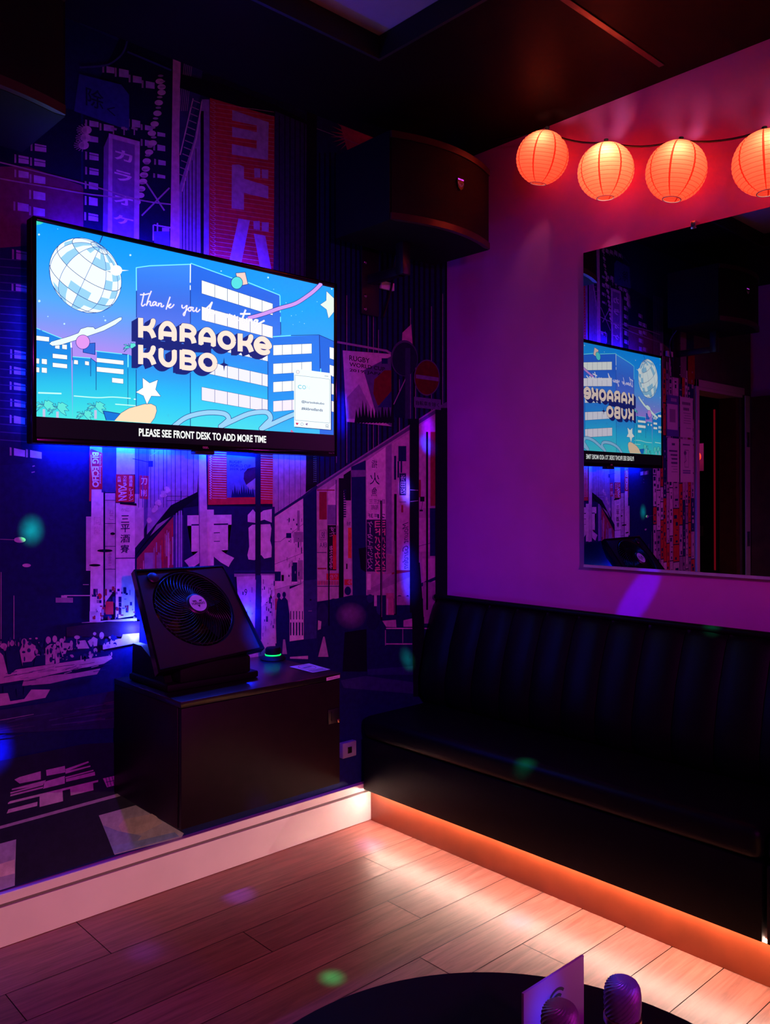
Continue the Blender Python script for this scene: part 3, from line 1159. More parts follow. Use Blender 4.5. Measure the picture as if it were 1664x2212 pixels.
P.line([(822, 30), (830, 830)], 4, MD)
# --- street lamps, crowd and crossing at the lower left
P.use(3.95, 0, 1000)
P.ell(162, 656, 50, 24, L2); P.ell(220, 873, 36, 15, L2)
P.line([(-300, 640), (120, 655)], 5, L3)
P.line([(112, 1130), (112, 1500)], 8, L3); P.line([(2, 930), (2, 1500)], 8, L3)
P.rect(468, 1148, 615, 1190, L3); P.line([(540, 1130), (770, 1130)], 9, L2); P.rect(515, 1128, 565, 1148, L2)
P.line([(700, 1037), (750, 1037)], 5, L2)
P.line([(270, 30), (290, 25)], 10, L3); P.line([(262, 82), (290, 76)], 8, L3)
P.poly([(690, 1360), (1160, 1320), (1160, 1345), (690, 1362)], L2)
P.poly([(560, 1400), (900, 1350), (1185, 1350), (1185, 1480), (560, 1480)], (.03, .012, .05))
P.up()
SK = (.50, .32, .46)
for q in [[(-600, 1560), (-60, 1560), (20, 1640), (60, 1800), (-600, 1850)], [(160, 1600), (190, 1530), (230, 1520), (300, 1560), (305, 1640), (262, 1690), (260, 1720), (185, 1730)],
          [(380, 1570), (430, 1540), (470, 1560), (500, 1640), (500, 1700), (470, 1710), (460, 1640), (455, 1710), (380, 1720)], [(490, 1530), (600, 1535), (560, 1600), (545, 1650), (525, 1650)],
          [(628, 1585), (660, 1515), (720, 1510), (755, 1580)], [(740, 1520), (790, 1480), (825, 1500), (820, 1560), (765, 1565)], [(870, 1540), (1000, 1500), (1180, 1480), (1180, 1530), (870, 1590)],
          [(1040, 1460), (1180, 1450), (1180, 1520), (1010, 1540)]]:
    P.poly(q, SK)
for (x, y, rx, ry) in [(25, 1560, 30, 25), (95, 1535, 18, 25), (200, 1525, 25, 30), (405, 1510, 22, 32), (460, 1500, 20, 30), (520, 1515, 20, 22), (650, 1485, 25, 16), (860, 1470, 20, 30), (800, 1455, 14, 14)]:
    P.ell(x, y, rx, ry, SK, 14)
for i in range(150):
    x = rnd.random() * 1000 - 20; y = 1500 + rnd.random() * 190 - x * .03
    P.ell(x, y, 4 + rnd.random() * 14, 5 + rnd.random() * 22, rnd.choice([N, N, N2, SK, (.34, .20, .34)]), 9)
P.poly([(-600, 1800), (80, 1800), (130, 1760), (400, 1720), (940, 1640), (950, 1665), (880, 1710), (540, 1780), (300, 1830), (0, 1880), (-600, 1930)], SK)
P.poly([(200, 1830), (640, 1790), (850, 1750), (820, 1800), (640, 1830), (420, 1880), (180, 1900)], (.42, .26, .40))
P.up()
for q in [[(40, 1600), (150, 1590), (170, 1740), (60, 1790)], [(300, 1640), (380, 1640), (380, 1720), (280, 1730)], [(20, 1900), (180, 1880), (190, 1990), (140, 1990), (130, 1920), (60, 2010), (20, 2050)],
          [(200, 1900), (260, 1890), (240, 1960), (210, 2000), (190, 1990)], [(185, 1700), (270, 1690), (270, 1735), (185, 1735)]]:
    P.poly(q, N)
P.poly([(-600, 2120), (-50, 2075), (60, 2060), (380, 2000), (420, 1930), (260, 1930), (200, 2010), (80, 2030), (60, 1960), (-600, 2000)], SK)
P.up()
for i in range(26):
    x = rnd.random() * 800; y = 1790 - x * .11 + rnd.random() * 90
    P.line([(x, y), (x + 60 + rnd.random() * 140, y - 12 - rnd.random() * 22)], 2 + rnd.random() * 3, rnd.choice([N, N2, L2]))
P.poly([(-600, 2190), (420, 2040), (1185, 1900), (1185, 2250), (-600, 2330)], (.022, .016, .10))
P.up()
for i in range(30):
    x = -300 + rnd.random() * 1200; y = 2230 - (x + 300) * .17 + rnd.random() * 160
    P.line([(x, y), (x + 160 + rnd.random() * 300, y - 40 - rnd.random() * 22)], 3 + rnd.random() * 8, rnd.choice([(.02, .016, .07), (.05, .04, .16), (.06, .03, .12)]))
P.line([(-200, 2225), (60, 2180), (280, 2140)], 5, L3)
# crossing in the foreground
P.use(3.95, 0, 1500)
P.poly([(-1300, 900), (0, 560), (700, 420), (1100, 400), (1560, 1180), (0, 1660), (-1300, 2000)], (.014, .010, .045))
P.up()
C1 = (.50, .36, .52)
for q in [[(118, 720), (160, 700), (340, 650), (340, 720), (160, 755), (118, 724)], [(385, 640), (545, 605), (550, 660), (390, 690)], [(550, 632), (745, 565), (750, 577), (552, 655)], [(550, 652), (762, 602), (764, 612), (552, 672)],
          [(550, 700), (788, 638), (790, 648), (552, 712)], [(555, 715), (800, 655), (804, 685), (555, 742)], [(372, 740), (545, 690), (545, 755), (360, 800)], [(95, 800), (385, 725), (360, 765), (92, 812)],
          [(80, 830), (360, 755), (360, 770), (82, 842)], [(82, 850), (360, 780), (358, 795), (80, 865)], [(60, 920), (80, 905), (830, 725), (828, 742), (60, 930)], [(590, 800), (785, 750), (790, 812), (595, 858)],
          [(330, 862), (525, 812), (530, 905), (330, 955)], [(50, 1010), (65, 975), (312, 910), (310, 945)], [(870, 712), (1010, 680), (1010, 760), (905, 788)]]:
    P.poly(q, C1)
P.poly([(-1300, 1420), (0, 1115), (1000, 840), (1020, 862), (0, 1140), (-1300, 1450)], (.32, .24, .42))
P.poly([(835, 1027), (1150, 940), (1560, 1180), (1540, 1215), (970, 1362)], (.30, .26, .46))
P.poly([(-500, 1330), (0, 1265), (130, 1230), (118, 1625), (0, 1662), (-500, 1800)], (.30, .24, .50))
P.up()
P.poly([(1000, 1120), (1050, 1060), (1300, 1010), (1380, 1090), (1200, 1180), (1050, 1190)], (.38, .29, .42))
P.poly([(870, 1110), (1000, 1160), (1200, 1200), (1150, 1260), (940, 1290)], (.17, .18, .48))
P.poly([(940, 1290), (1180, 1240), (1480, 1170), (1520, 1205), (965, 1355)], (.16, .19, .55))
P.poly([(-200, 1500), (118, 1400), (118, 1520), (-200, 1600)], (.55, .40, .56))
for i in range(4):
    P.line([(895 + i * 26, 705 - i * 6), (915 + i * 26, 782 - i * 6)], 5, N)
P.line([(895, 745), (1005, 720)], 5, N)
# --- the end of the print by the door (seen in the mirror only): narrow shop signs
P.use(1)
rx = random.Random(3)
x = DX1 + 0.04
while x < -1.86:
    wv = 0.03 + rx.random() * 0.05
    z = 0.25
    while z < 1.9:
        hh = 0.08 + rx.random() * 0.3
        c = rx.choice([L, L2, L2, L, L2, N2, R, L3])
        wall_rect(x, min(x + wv, -1.845), z, z + hh, c)
        P.up()
        for k in range(int(hh / 0.035)):
            if rx.random() < .75:
                a = x + wv * (0.10 + .35 * rx.random()); b = z + 0.006 + k * 0.034 + .01 * rx.random()
                wall_rect(a, min(a + wv * (.15 + .45 * rx.random()), -1.85), b, b + 0.004 + .020 * rx.random(), N if c != N2 else L2)
        P.layer -= 1
        z += hh + 0.006
    x += wv + 0.004
P.up()
wall_rect(-2.37, -2.28, 1.93, 2.14, (.42, .02, .03))
wall_rect(-2.26, -2.09, 1.96, 2.5, (.30, .18, .28))
for i in range(10):
    wall_rect(-1.97 + i * .012, -1.965 + i * .012, 1.9, 2.4, MD)
mu = P.build('street_mural', M['mural'])
tag(mu, 'printed night-street mural of neon shop signs covering the wall behind the television', 'mural')


# ------------------------------------------------------------------ television on the mural wall
TVY = -0.10
a_ = on_y(69.5, 468, TVY); b_ = on_y(727.5, 985, TVY)
TX0, TX1 = a_.x, b_.x
TZ1, TZ0 = 2.030, 1.403
tv = thing('television', 'large flat television showing the karaoke lounge artwork, hung on the mural wall', 'television', ((TX0 + TX1) / 2, -0.05, TZ0))
bw = 0.011
bm = NB()
box(bm, TX0, TX1, TVY + 0.004, -0.055, TZ0, TZ1, 0.004)
obj('back_shell', bm, M['black_matte'], tv, 30)
bm = NB()
box(bm, TX0, TX0 + bw, TVY - 0.004, TVY + 0.012, TZ0, TZ1, 0.002)
box(bm, TX1 - bw, TX1, TVY - 0.004, TVY + 0.012, TZ0, TZ1, 0.002)
box(bm, TX0 + bw, TX1 - bw, TVY - 0.004, TVY + 0.012, TZ1 - bw, TZ1, 0.002)
box(bm, TX0 + bw, TX1 - bw, TVY - 0.004, TVY + 0.012, TZ0, TZ0 + 0.018, 0.002)
obj('bezel', bm, M['piano'], tv, 30)
bm = NB(); c = on_y(443, 975, TVY)
box(bm, c.x - 0.035, c.x + 0.035, TVY - 0.002, TVY + 0.03, TZ0 - 0.012, TZ0, 0.003)
obj('sensor_bar', bm, M['black'], tv, 30)
bm = NB(); box(bm, c.x - 0.2, c.x + 0.2, -0.056, -0.013, 1.55, 1.85, 0.003)
obj('wall_bracket', bm, M['dark_metal'], tv, 30)
bm = NB()
box(bm, TX0 + 0.05, TX1 - 0.05, -0.054, -0.050, TZ0 + 0.012, TZ0 + 0.026)
obj('led_strip', bm, M['led_blue'], tv)
bm = NB()
box(bm, TX0 + 0.05, TX1 - 0.22, -0.054, -0.050, TZ1 - 0.026, TZ1 - 0.012)
box(bm, TX0 + 0.014, TX0 + 0.026, -0.054, -0.050, TZ0 + 0.05, TZ1 - 0.15)
obj('led_strip', bm, M['led_blue_soft'], tv)
# the strips' own light on the wall round the set
TXM, TW = (TX0 + TX1) / 2, TX1 - TX0
for dx, wd in ((-0.27, .40), (0.14, .22)):
    lamp('led_light', 'AREA', (TXM + dx, -0.024, TZ0 + 0.012), (0.001, 0.038, 1.0), 11 * wd, aim=(TXM + dx, -0.012, TZ0 - 0.05), shape='RECTANGLE', size=wd, size_y=0.012)
lamp('led_light', 'AREA', (TXM, -0.040, TZ0 + 0.012), (0.01, 0.015, 1.0), 0.7, aim=(TXM, -0.012, TZ0 - 0.05), shape='RECTANGLE', size=TW - .1, size_y=0.012)
lamp('led_light', 'AREA', (TXM - .08, -0.034, TZ1 - 0.012), (0.03, 0.010, 1.0), 4.2, aim=(TXM - .08, -0.022, TZ1 + 0.05), shape='RECTANGLE', size=TW - .35, size_y=0.012)
lamp('led_light', 'AREA', (TX0 + 0.012, -0.040, 1.62), (0.0, 0.03, 1.0), 0.45, aim=(TX0 - 0.05, -0.014, 1.62), shape='RECTANGLE', size=.012, size_y=0.36)
lamp('led_light', 'AREA', (TX1 - 0.012, -0.040, 1.62), (0.0, 0.02, 1.0), 0.5, aim=(TX1 + 0.05, -0.014, 1.62), shape='RECTANGLE', size=.012, size_y=0.4)
# small maker marks
Pm = Paint(lambda u, v: on_y(u, v, TVY - 0.0045), (0, -1, 0))
Pm.text('onn.', (438, 964), (451, 969.5), (.5, .3, .32), 0.03)
pm = Pm.build('maker_mark', M['print'], tv)
Pm = Paint(lambda u, v: on_y(u, v, TVY - 0.0045), (0, -1, 0))
Pm.text('Roku TV', (711, 977), (722.5, 980.5), (.35, .35, .38), 0.0)
pm = Pm.build('maker_mark', M['print'], tv)

# the picture on the screen
S = Paint(lambda u, v: on_y(u, v, TVY - 0.0006), (0, -1, 0), 0.00004)


def C(r, g, b):
    return s2l((r, g, b))


NV = C(28, 38, 120)
INK = C(24, 48, 140)
WH = C(246, 252, 248)


def mixc(stops):
    def fn(x, y):
        for (y0, c0), (y1, c1) in zip(stops, stops[1:]):
            if y <= y1:
                t = max(0.0, min(1.0, (y - y0) / (y1 - y0)))
                return s2l([c0[i] + (c1[i] - c0[i]) * t for i in range(3)])
        return s2l(stops[-1][1])
    return fn


# black field below the picture, then the picture's sky
S.use(1)
S.poly([(72, 470), (725, 613), (725, 983), (72, 956)], C(7, 5, 14))
S.up()
PT = [(77, 477), (722, 622.5), (721, 939.5), (78.5, 899.5)]
sky = mixc([(470, (0, 148, 255)), (560, (36, 156, 255)), (640, (80, 165, 250)), (690, (120, 150, 240)), (735, (165, 140, 238)), (775, (180, 140, 236)), (940, (120, 170, 240))])


def sky2(x, y):
    yy = y - (x - 77) * 0.13
    if x > 420:
        return mixc([(450, (20, 140, 246)), (600, (24, 160, 250)), (680, (56, 160, 246)), (940, (60, 190, 240))])(x, y - 60)
    return sky(x, yy)


# sky as a fine patchwork of columns and rows
nx, ny = 16, 26
for i in range(nx):
    for j in range(ny):
        q = []
        for di, dj in ((0, 0), (1, 0), (1, 1), (0, 1)):
            s_, t_ = (i + di) / nx, (j + dj) / ny
            x = 77 + (722 - 77) * s_
            yt = 477 + (622.5 - 477) * s_
            yb = 899.5 + (939.5 - 899.5) * s_
            q.append((x, yt + (yb - yt) * t_))
        S.poly(q, [sky2(*p) for p in q])
S.up()
# ---- left part (sketch scale A)
S.use(4.0225, 50, 450)
S.poly([(108, 108), (178, 125), (150, 140), (110, 146)], C(60, 215, 190))
for x, y, r in [(138, 228, 9), (932, 407, 9), (140, 806, 11), (714, 974, 9), (215, 940, 5), (358, 1004, 8), (300, 180, 3), (700, 940, 4)]:
    S.ell(x, y, r, r, C(190, 235, 255), 10)
low = mixc([(700, (34, 120, 224)), (770, (24, 138, 226)), (830, (40, 190, 232)), (880, (56, 214, 226)), (905, (70, 225, 220))])


def lowA(x, y):
    q = S.tf(x, y)
    return low(q[0], q[1])


S.grad([(110, 1040), (415, 1165), (430, 1860), (112, 1808)], lowA)
S.grad([(430, 1290), (585, 1300), (640, 1340), (640, 1866), (430, 1846)], lowA)
S.grad([(640, 1240), (915, 1270), (985, 1300), (985, 1868), (640, 1860)], lowA)
S.up()
CY_ = C(120, 235, 255)
S.line([(110, 1040), (150, 1055)], 7, CY_); S.line([(165, 1062), (342, 1134)], 7, CY_); S.line([(342, 1134), (415, 1165)], 4, INK)
S.line([(415, 1165), (418, 1210)], 12, WH); S.line([(425, 1210), (428, 1320)], 5, INK)
S.line([(430, 1290), (585, 1302)], 7, CY_); S.line([(585, 1300), (640, 1342)], 5, INK)
S.line([(627, 1240), (860, 1266)], 7, CY_); S.line([(860, 1266), (912, 1272)], 6, INK); S.line([(912, 1270), (912, 1380)], 10, CY_)
S.line([(910, 1390), (910, 1720)], 4, INK); S.line([(587, 1310), (587, 1460)], 5, INK); S.line([(634, 1340), (634, 1580)], 5, INK)
for q in [[(110, 1106), (226, 1120), (224, 1158), (110, 1145)], [(278, 1180), (316, 1186), (316, 1222), (278, 1216)], [(340, 1184), (380, 1186), (380, 1226), (340, 1220)],
          [(257, 1263), (382, 1277), (382, 1313), (257, 1300)], [(257, 1342), (382, 1356), (382, 1391), (257, 1378)], [(110, 1303), (140, 1307), (138, 1350), (110, 1346)],
          [(162, 1308), (206, 1312), (206, 1356), (162, 1350)], [(110, 1380), (140, 1384), (140, 1426), (110, 1422)], [(162, 1384), (206, 1388), (206, 1431), (162, 1426)],
          [(444, 1318), (476, 1322), (476, 1356), (440, 1352)], [(538, 1328), (572, 1333), (572, 1365), (538, 1360)], [(640, 1300), (872, 1325), (872, 1360), (640, 1335)],
          [(640, 1378), (873, 1400), (872, 1442), (640, 1418)], [(773, 1473), (870, 1483), (870, 1524), (773, 1512)]]:
    S.line([(p[0], p[1]) for p in q], 5, INK, closed=True)
    S.up(); S.poly(q, WH); S.layer -= 1
S.up(2)
S.line([(130, 1603), (333, 1610)], 13, C(190, 250, 240)); S.line([(440, 1630), (640, 1645), (780, 1640), (935, 1652)], 9, C(190, 250, 240), curve=4); S.line([(962, 1658), (985, 1660)], 8, WH)
S.line([(800, 1702), (985, 1716)], 9, C(190, 250, 240))
# palms
def palm(cx, cy, s, trunk=True):
    if trunk:
        S.rect(cx - 10, cy + 30 * s, cx + 12, cy + 110 * s, C(190, 190, 225))
    for ang, ln in [(-170, 75), (-140, 95), (-105, 60), (-60, 75), (-30, 100), (0, 95), (35, 90), (150, 80), (175, 80)]:
        t = radians(ang)
        ex, ey = cx + ln * s * cos(t), cy + ln * s * sin(t) * .8 + 22 * s
        mx, my = cx + ln * s * .55 * cos(t - .3), cy + ln * s * .55 * sin(t - .3) * .8 - 14 * s
        mx2, my2 = cx + ln * s * .5 * cos(t + .15), cy + ln * s * .5 * sin(t + .15) * .8 + 12 * s
        S.line([(cx, cy), (mx, my), (ex, ey), (mx2, my2)], 6, INK, closed=True)
        S.up()
        S.poly([(cx, cy), (mx, my), (ex, ey), (mx2, my2)], C(92, 226, 214))
        S.layer -= 1
    S.up()
palm(180, 1715, 1.0); palm(297, 1735, 1.05); palm(530, 1795, .85, False); palm(628, 1725, .95); palm(930, 1205, .75, False)
S.up()
# disco ball
bc = on_y(186.5, 595.5, TVY - 0.0006)
BR = 0.106
def ball(nx_, ny_):
    return bc + Vector((nx_ * BR, 0, ny_ * BR)) + S.nrm * S.lift()
def ball_poly(pts, col):
    S.raw([ball(*p) for p in pts], [col] * len(pts))
S.line([(690, 240), (665, 300)], 9, INK)
ball_poly([(1.012 * cos(2 * pi * i / 48), 1.012 * sin(2 * pi * i / 48)) for i in range(48)], INK)
S.up()
ball_poly([(cos(2 * pi * i / 48), sin(2 * pi * i / 48)) for i in range(48)], C(236, 252, 252))
S.up()
tilt, spin = radians(22), radians(-24)
def sph(lat, lon):
    x, y, z = cos(lat) * sin(lon), sin(lat), cos(lat) * cos(lon)
    y, z = y * cos(tilt) - z * sin(tilt), y * sin(tilt) + z * cos(tilt)
    x, y = x * cos(spin) - y * sin(spin), x * sin(spin) + y * cos(spin)
    return (x, y, z)
rb = random.Random(8)
lats = [radians(-90 + 180 * i / 12) for i in range(13)]
lons = [radians(-180 + 360 * i / 20) for i in range(21)]
for i in range(12):
    for j in range(20):
        cz = sph((lats[i] + lats[i + 1]) / 2, (lons[j] + lons[j + 1]) / 2)[2]
        if cz > 0.12 and rb.random() < .33:
            q = [sph(lats[i + (k in (2, 3))], lons[j + (k in (1, 2))]) for k in range(4)]
            if min(p[2] for p in q) > 0.02:
                ball_poly([(p[0], p[1]) for p in q], C(150, 208, 240))
S.up()
def ball_line(pts, wd, col):
    for p, q in zip(pts, pts[1:]):
        if p[2] > 0 and q[2] > 0:
            dx, dy = q[0] - p[0], q[1] - p[1]
            l_ = math.hypot(dx, dy)
            if l_ < 1e-5:
                continue
            nx_, ny_ = -dy / l_ * wd, dx / l_ * wd
            ball_poly([(p[0] + nx_, p[1] + ny_), (q[0] + nx_, q[1] + ny_), (q[0] - nx_, q[1] - ny_), (p[0] - nx_, p[1] - ny_)], col)
for i in range(1, 12, 2):
    ball_line([sph(lats[i], radians(k * 6 - 180)) for k in range(61)], .007, INK)
for j in range(0, 20, 2):
    ball_line([sph(radians(k * 6 - 90), lons[j]) for k in range(31)], .006, C(60, 100, 190))
S.up()
S.ell(808, 540, 52, 46, WH, 20); S.poly([(700, 545), (808, 530), (920, 540), (808, 552)], WH)
# flying saucer with circle and square
sa = [(228, 1178), (245, 1160), (400, 1115), (480, 1085), (500, 1050), (560, 1032), (610, 1035), (625, 1052), (720, 1010), (835, 950), (856, 948), (855, 968), (800, 1010), (700, 1062), (560, 1110), (470, 1140), (330, 1185), (255, 1195)]
S.line(sa, 7, INK, closed=True); S.up(); S.poly(sa, C(228, 250, 248)); S.up()
S.poly([(522, 1180), (625, 1170), (625, 1272), (520, 1252)], C(44, 104, 214)); S.line([(522, 1180), (625, 1170), (625, 1272), (520, 1252)], 5, INK, closed=True)
S.up(); S.ell(518, 1162, 62, 64, INK, 26); S.up(); S.ell(518, 1162, 58, 60, C(222, 150, 236), 26)
# tower behind the lettering
S.up()
tower = mixc([(560, (62, 140, 250)), (600, (56, 124, 240)), (650, (70, 110, 228)), (700, (90, 120, 236)), (780, (48, 140, 236)), (850, (40, 190, 244)), (940, (76, 224, 228))])
def tower_q(x, y):
    q = S.tf(x, y)
    return tower(q[0], q[1] - (q[0] - 290) * .12)
S.grad([(980, 517), (1452, 487), (1452, 1892), (980, 1868)], tower_q)
S.use(4.423, 400, 500)
tower2 = mixc([(570, (40, 110, 236)), (620, (44, 104, 228)), (700, (60, 124, 238)), (780, (40, 144, 240)), (850, (50, 196, 244)), (940, (84, 228, 226))])
def tower_r(x, y):
    q = S.tf(x, y)
    return tower2(q[0], q[1] - (q[0] - 411) * .16)
S.grad([(50, 305), (910, 612), (915, 1010), (790, 1015), (790, 1905), (50, 1858)], tower_r)
rightb = mixc([(720, (44, 118, 232)), (800, (40, 124, 236)), (870, (34, 150, 240)), (940, (60, 190, 240))])
def right_q(x, y):
    q = S.tf(x, y)
    return rightb(*q)
S.grad([(790, 1015), (1280, 990), (1285, 1935), (790, 1905)], right_q)
S.grad([(1280, 990), (1422, 1050), (1420, 1942), (1285, 1935)], lambda x, y: C(36, 104, 222))
S.up()
for p in [[(52, 305), (450, 447)], [(600, 487), (905, 610)]]:
    S.line(p, 9, CY_)
S.line([(905, 612), (908, 775)], 9, CY_); S.line([(910, 815), (910, 865)], 8, CY_); S.line([(912, 865), (914, 985)], 6, INK)
S.line([(50, 310), (48, 490)], 10, WH); S.line([(48, 515), (48, 560)], 9, WH); S.line([(50, 560), (50, 880)], 6, INK); S.line([(50, 1350), (50, 1860)], 6, INK)
S.line([(790, 1010), (1010, 994)], 9, CY_); S.line([(1010, 994), (1278, 988), (1422, 1050)], 5, INK); S.line([(1282, 990), (1290, 1310)], 6, INK); S.line([(1295, 1310), (1295, 1345)], 9, CY_)
S.line([(790, 1240), (790, 1725)], 6, INK)
S.use(4.0225, 50, 450)
S.line([(980, 517), (1100, 500), (1452, 487)], 9, CY_); S.line([(982, 517), (984, 715)], 9, CY_); S.line([(984, 720), (984, 950)], 6, INK); S.line([(982, 1400), (982, 1720)], 6, INK)
S.use(4.423, 400, 500)
wr = [([(158, 468), (835, 692), (835, 800), (158, 592)], WH), ([(158, 718), (835, 910), (835, 1020), (158, 845)], C(242, 240, 252)), ([(158, 975), (788, 1170), (788, 1240), (158, 1098)], C(240, 242, 250)),
      ([(158, 1232), (788, 1370), (788, 1482), (158, 1345)], C(236, 236, 250)), ([(158, 1487), (788, 1608), (788, 1722), (158, 1612)], C(236, 232, 248))]
for q, col in wr:
    S.line(q, 6, INK, closed=True)
    S.up(); S.poly(q, col); S.up()
    for x in (282, 403, 510, 620, 735):
        t = (x - q[0][0]) / (q[1][0] - q[0][0])
        S.line([(x, q[0][1] + (q[1][1] - q[0][1]) * t), (x, q[3][1] + (q[2][1] - q[3][1]) * t)], 4, C(60, 80, 150))
    S.layer -= 2
for q, col in [([(842, 1088), (1208, 1073), (1208, 1165), (842, 1183)], WH), ([(842, 1265), (1208, 1245), (1208, 1340), (842, 1362)], WH), ([(842, 1440), (1208, 1415), (1208, 1510), (842, 1535)], WH), ([(842, 1622), (1208, 1595), (1208, 1690), (842, 1722)], C(240, 232, 248)),
               ([(1380, 1105), (1421, 1115), (1421, 1225), (1382, 1212)], WH), ([(1380, 1275), (1421, 1287), (1421, 1388), (1382, 1375)], WH), ([(1380, 1450), (1421, 1458), (1421, 1560), (1382, 1550)], WH), ([(1380, 1615), (1421, 1625), (1421, 1725), (1382, 1715)], C(240, 232, 248))]:
    S.line(q, 5, INK, closed=True)
    S.up(); S.poly(q, col); S.up()
    if q[1][0] < 1300:
        for x in (928, 1020, 1113):
            t = (x - q[0][0]) / (q[1][0] - q[0][0])
            S.line([(x, q[0][1] + (q[1][1] - q[0][1]) * t), (x, q[3][1] + (q[2][1] - q[3][1]) * t)], 4, C(60, 80, 150))
    S.layer -= 2
S.up(3)
# circle and square on the roof, ribbon, stars
S.poly([(482, 398), (573, 390), (600, 505), (545, 515), (500, 470)], C(244, 206, 196)); S.line([(482, 398), (573, 390), (600, 505), (545, 515), (500, 470)], 5, INK, closed=True)
S.up(); S.ell(493, 492, 58, 62, INK, 24); S.up(); S.ell(493, 492, 53, 57, C(88, 222, 226), 24)
rib = [(1300, 500), (1240, 560), (1170, 615), (1050, 690), (900, 735), (760, 785), (600, 830)]
S.line(rib, 44, INK, curve=5); S.up(); S.line(rib, 34, C(206, 152, 240), curve=5)
for x, y, r in [(343, 379, 6), (792, 441, 9), (845, 553, 4), (963, 682, 4), (1260, 672, 4), (1118, 764, 3), (1014, 806, 4), (1058, 798, 3), (1092, 866, 3), (1138, 880, 4), (1030, 890, 3), (1400, 550, 7)]:
    S.ell(x, y, r, r, C(190, 240, 250), 8)
st = [(1350, 572), (1421, 640), (1421, 768), (1370, 830), (1350, 745), (1290, 700), (1348, 660)]
S.line(st, 6, INK, closed=True); S.up(); S.poly(st, C(226, 240, 232))
S.up()
rb2 = [(-130, 1880), (0, 1782), (150, 1738), (280, 1730), (380, 1745), (415, 1790), (380, 1830), (330, 1870)]
rb3 = [(330, 1868), (450, 1810), (600, 1745), (720, 1725), (790, 1735), (815, 1790), (770, 1840), (720, 1892)]
rb4 = [(720, 1890), (850, 1830), (960, 1780), (1060, 1740), (1150, 1720)]
for r_ in (rb2, rb3, rb4):
    S.line(r_, 52, INK, curve=5)
S.up()
for r_ in (rb2, rb3, rb4):
    S.line(r_, 42, C(150, 206, 244), curve=5)
S.up()
S.poly([(1005, 1915), (1012, 1895), (1040, 1920)], C(220, 80, 130))
# bottom edge of the picture is cut by the black field
S.up()
S.use(1)
S.poly([(73, 899.3), (722, 939.5), (724, 983), (73, 956)], C(7, 5, 14))
S.poly([(720.9, 615), (726, 615), (726, 983), (720.4, 983)], C(7, 5, 14))
S.use(4.0225, 50, 450)
S.up()
surf = [(792, 1846), (850, 1780), (920, 1738), (1050, 1703), (1110, 1700), (1150, 1720), (1158, 1760), (1140, 1820), (1105, 1868)]
S.line(surf, 7, INK); S.up(); S.poly(surf, C(250, 218, 182)); S.poly([(695, 1760), (840, 1785), (790, 1846), (720, 1842)], C(20, 116, 214))
S.line([(695, 1760), (840, 1785)], 6, INK); S.line([(695, 1760), (720, 1842)], 6, INK)
s5 = [(1038, 1475), (1098, 1520), (1168, 1492), (1148, 1575), (1193, 1633), (1112, 1630), (1075, 1703), (1045, 1628), (980, 1598), (1040, 1560)]
S.line(s5, 6, INK, closed=True); S.up(); S.poly(s5, WH)
# social-media card
S.use(4.423, 400, 500)
S.poly([(1046, 1330), (1398, 1375), (1398, 1902), (1046, 1872)], C(20, 50, 120)); S.up()
S.poly([(1037, 1308), (1390, 1355), (1390, 1895), (1040, 1865)], C(236, 250, 254)); S.up()
G_ = C(120, 130, 150)
S.line([(1047, 1372), (1379, 1412), (1379, 1832), (1049, 1802)], 3, G_, closed=True)
S.ell(1075, 1343, 17, 17, G_, 16); S.up(); S.ell(1075, 1343, 14, 14, C(250, 236, 238), 16)
for x in (1336, 1348, 1360):
    S.ell(x, 1381 + (x - 1336) * .15, 4, 4, C(70, 80, 110), 8)
S.text('C', (1076, 1464), (1110, 1506), C(70, 190, 210), 0.01); S.text('O', (1117, 1468), (1152, 1510), C(90, 196, 214), 0.01); S.text('N', (1158, 1472), (1190, 1512), C(216, 238, 244), 0.0)
S.text('@karaokekubo', (1110, 1612), (1328, 1662), C(30, 60, 110), 0.012)
S.text('#kkbredlands', (1110, 1676), (1313, 1724), C(30, 60, 110), 0.012)
S.poly([(1068, 1852), (1055, 1834), (1058, 1826), (1065, 1826), (1068, 1831), (1072, 1827), (1080, 1829), (1081, 1836)], C(206, 40, 84))
S.ell(1115, 1842, 14, 15, G_, 16); S.up(); S.ell(1115, 1842, 11, 12, C(236, 250, 254), 16)
S.poly([(1145, 1842), (1170, 1830), (1162, 1858), (1158, 1848)], C(110, 60, 130)); S.line([(1345, 1845), (1364, 1847), (1364, 1874), (1355, 1864), (1345, 1872)], 3, C(70, 80, 110), closed=True)

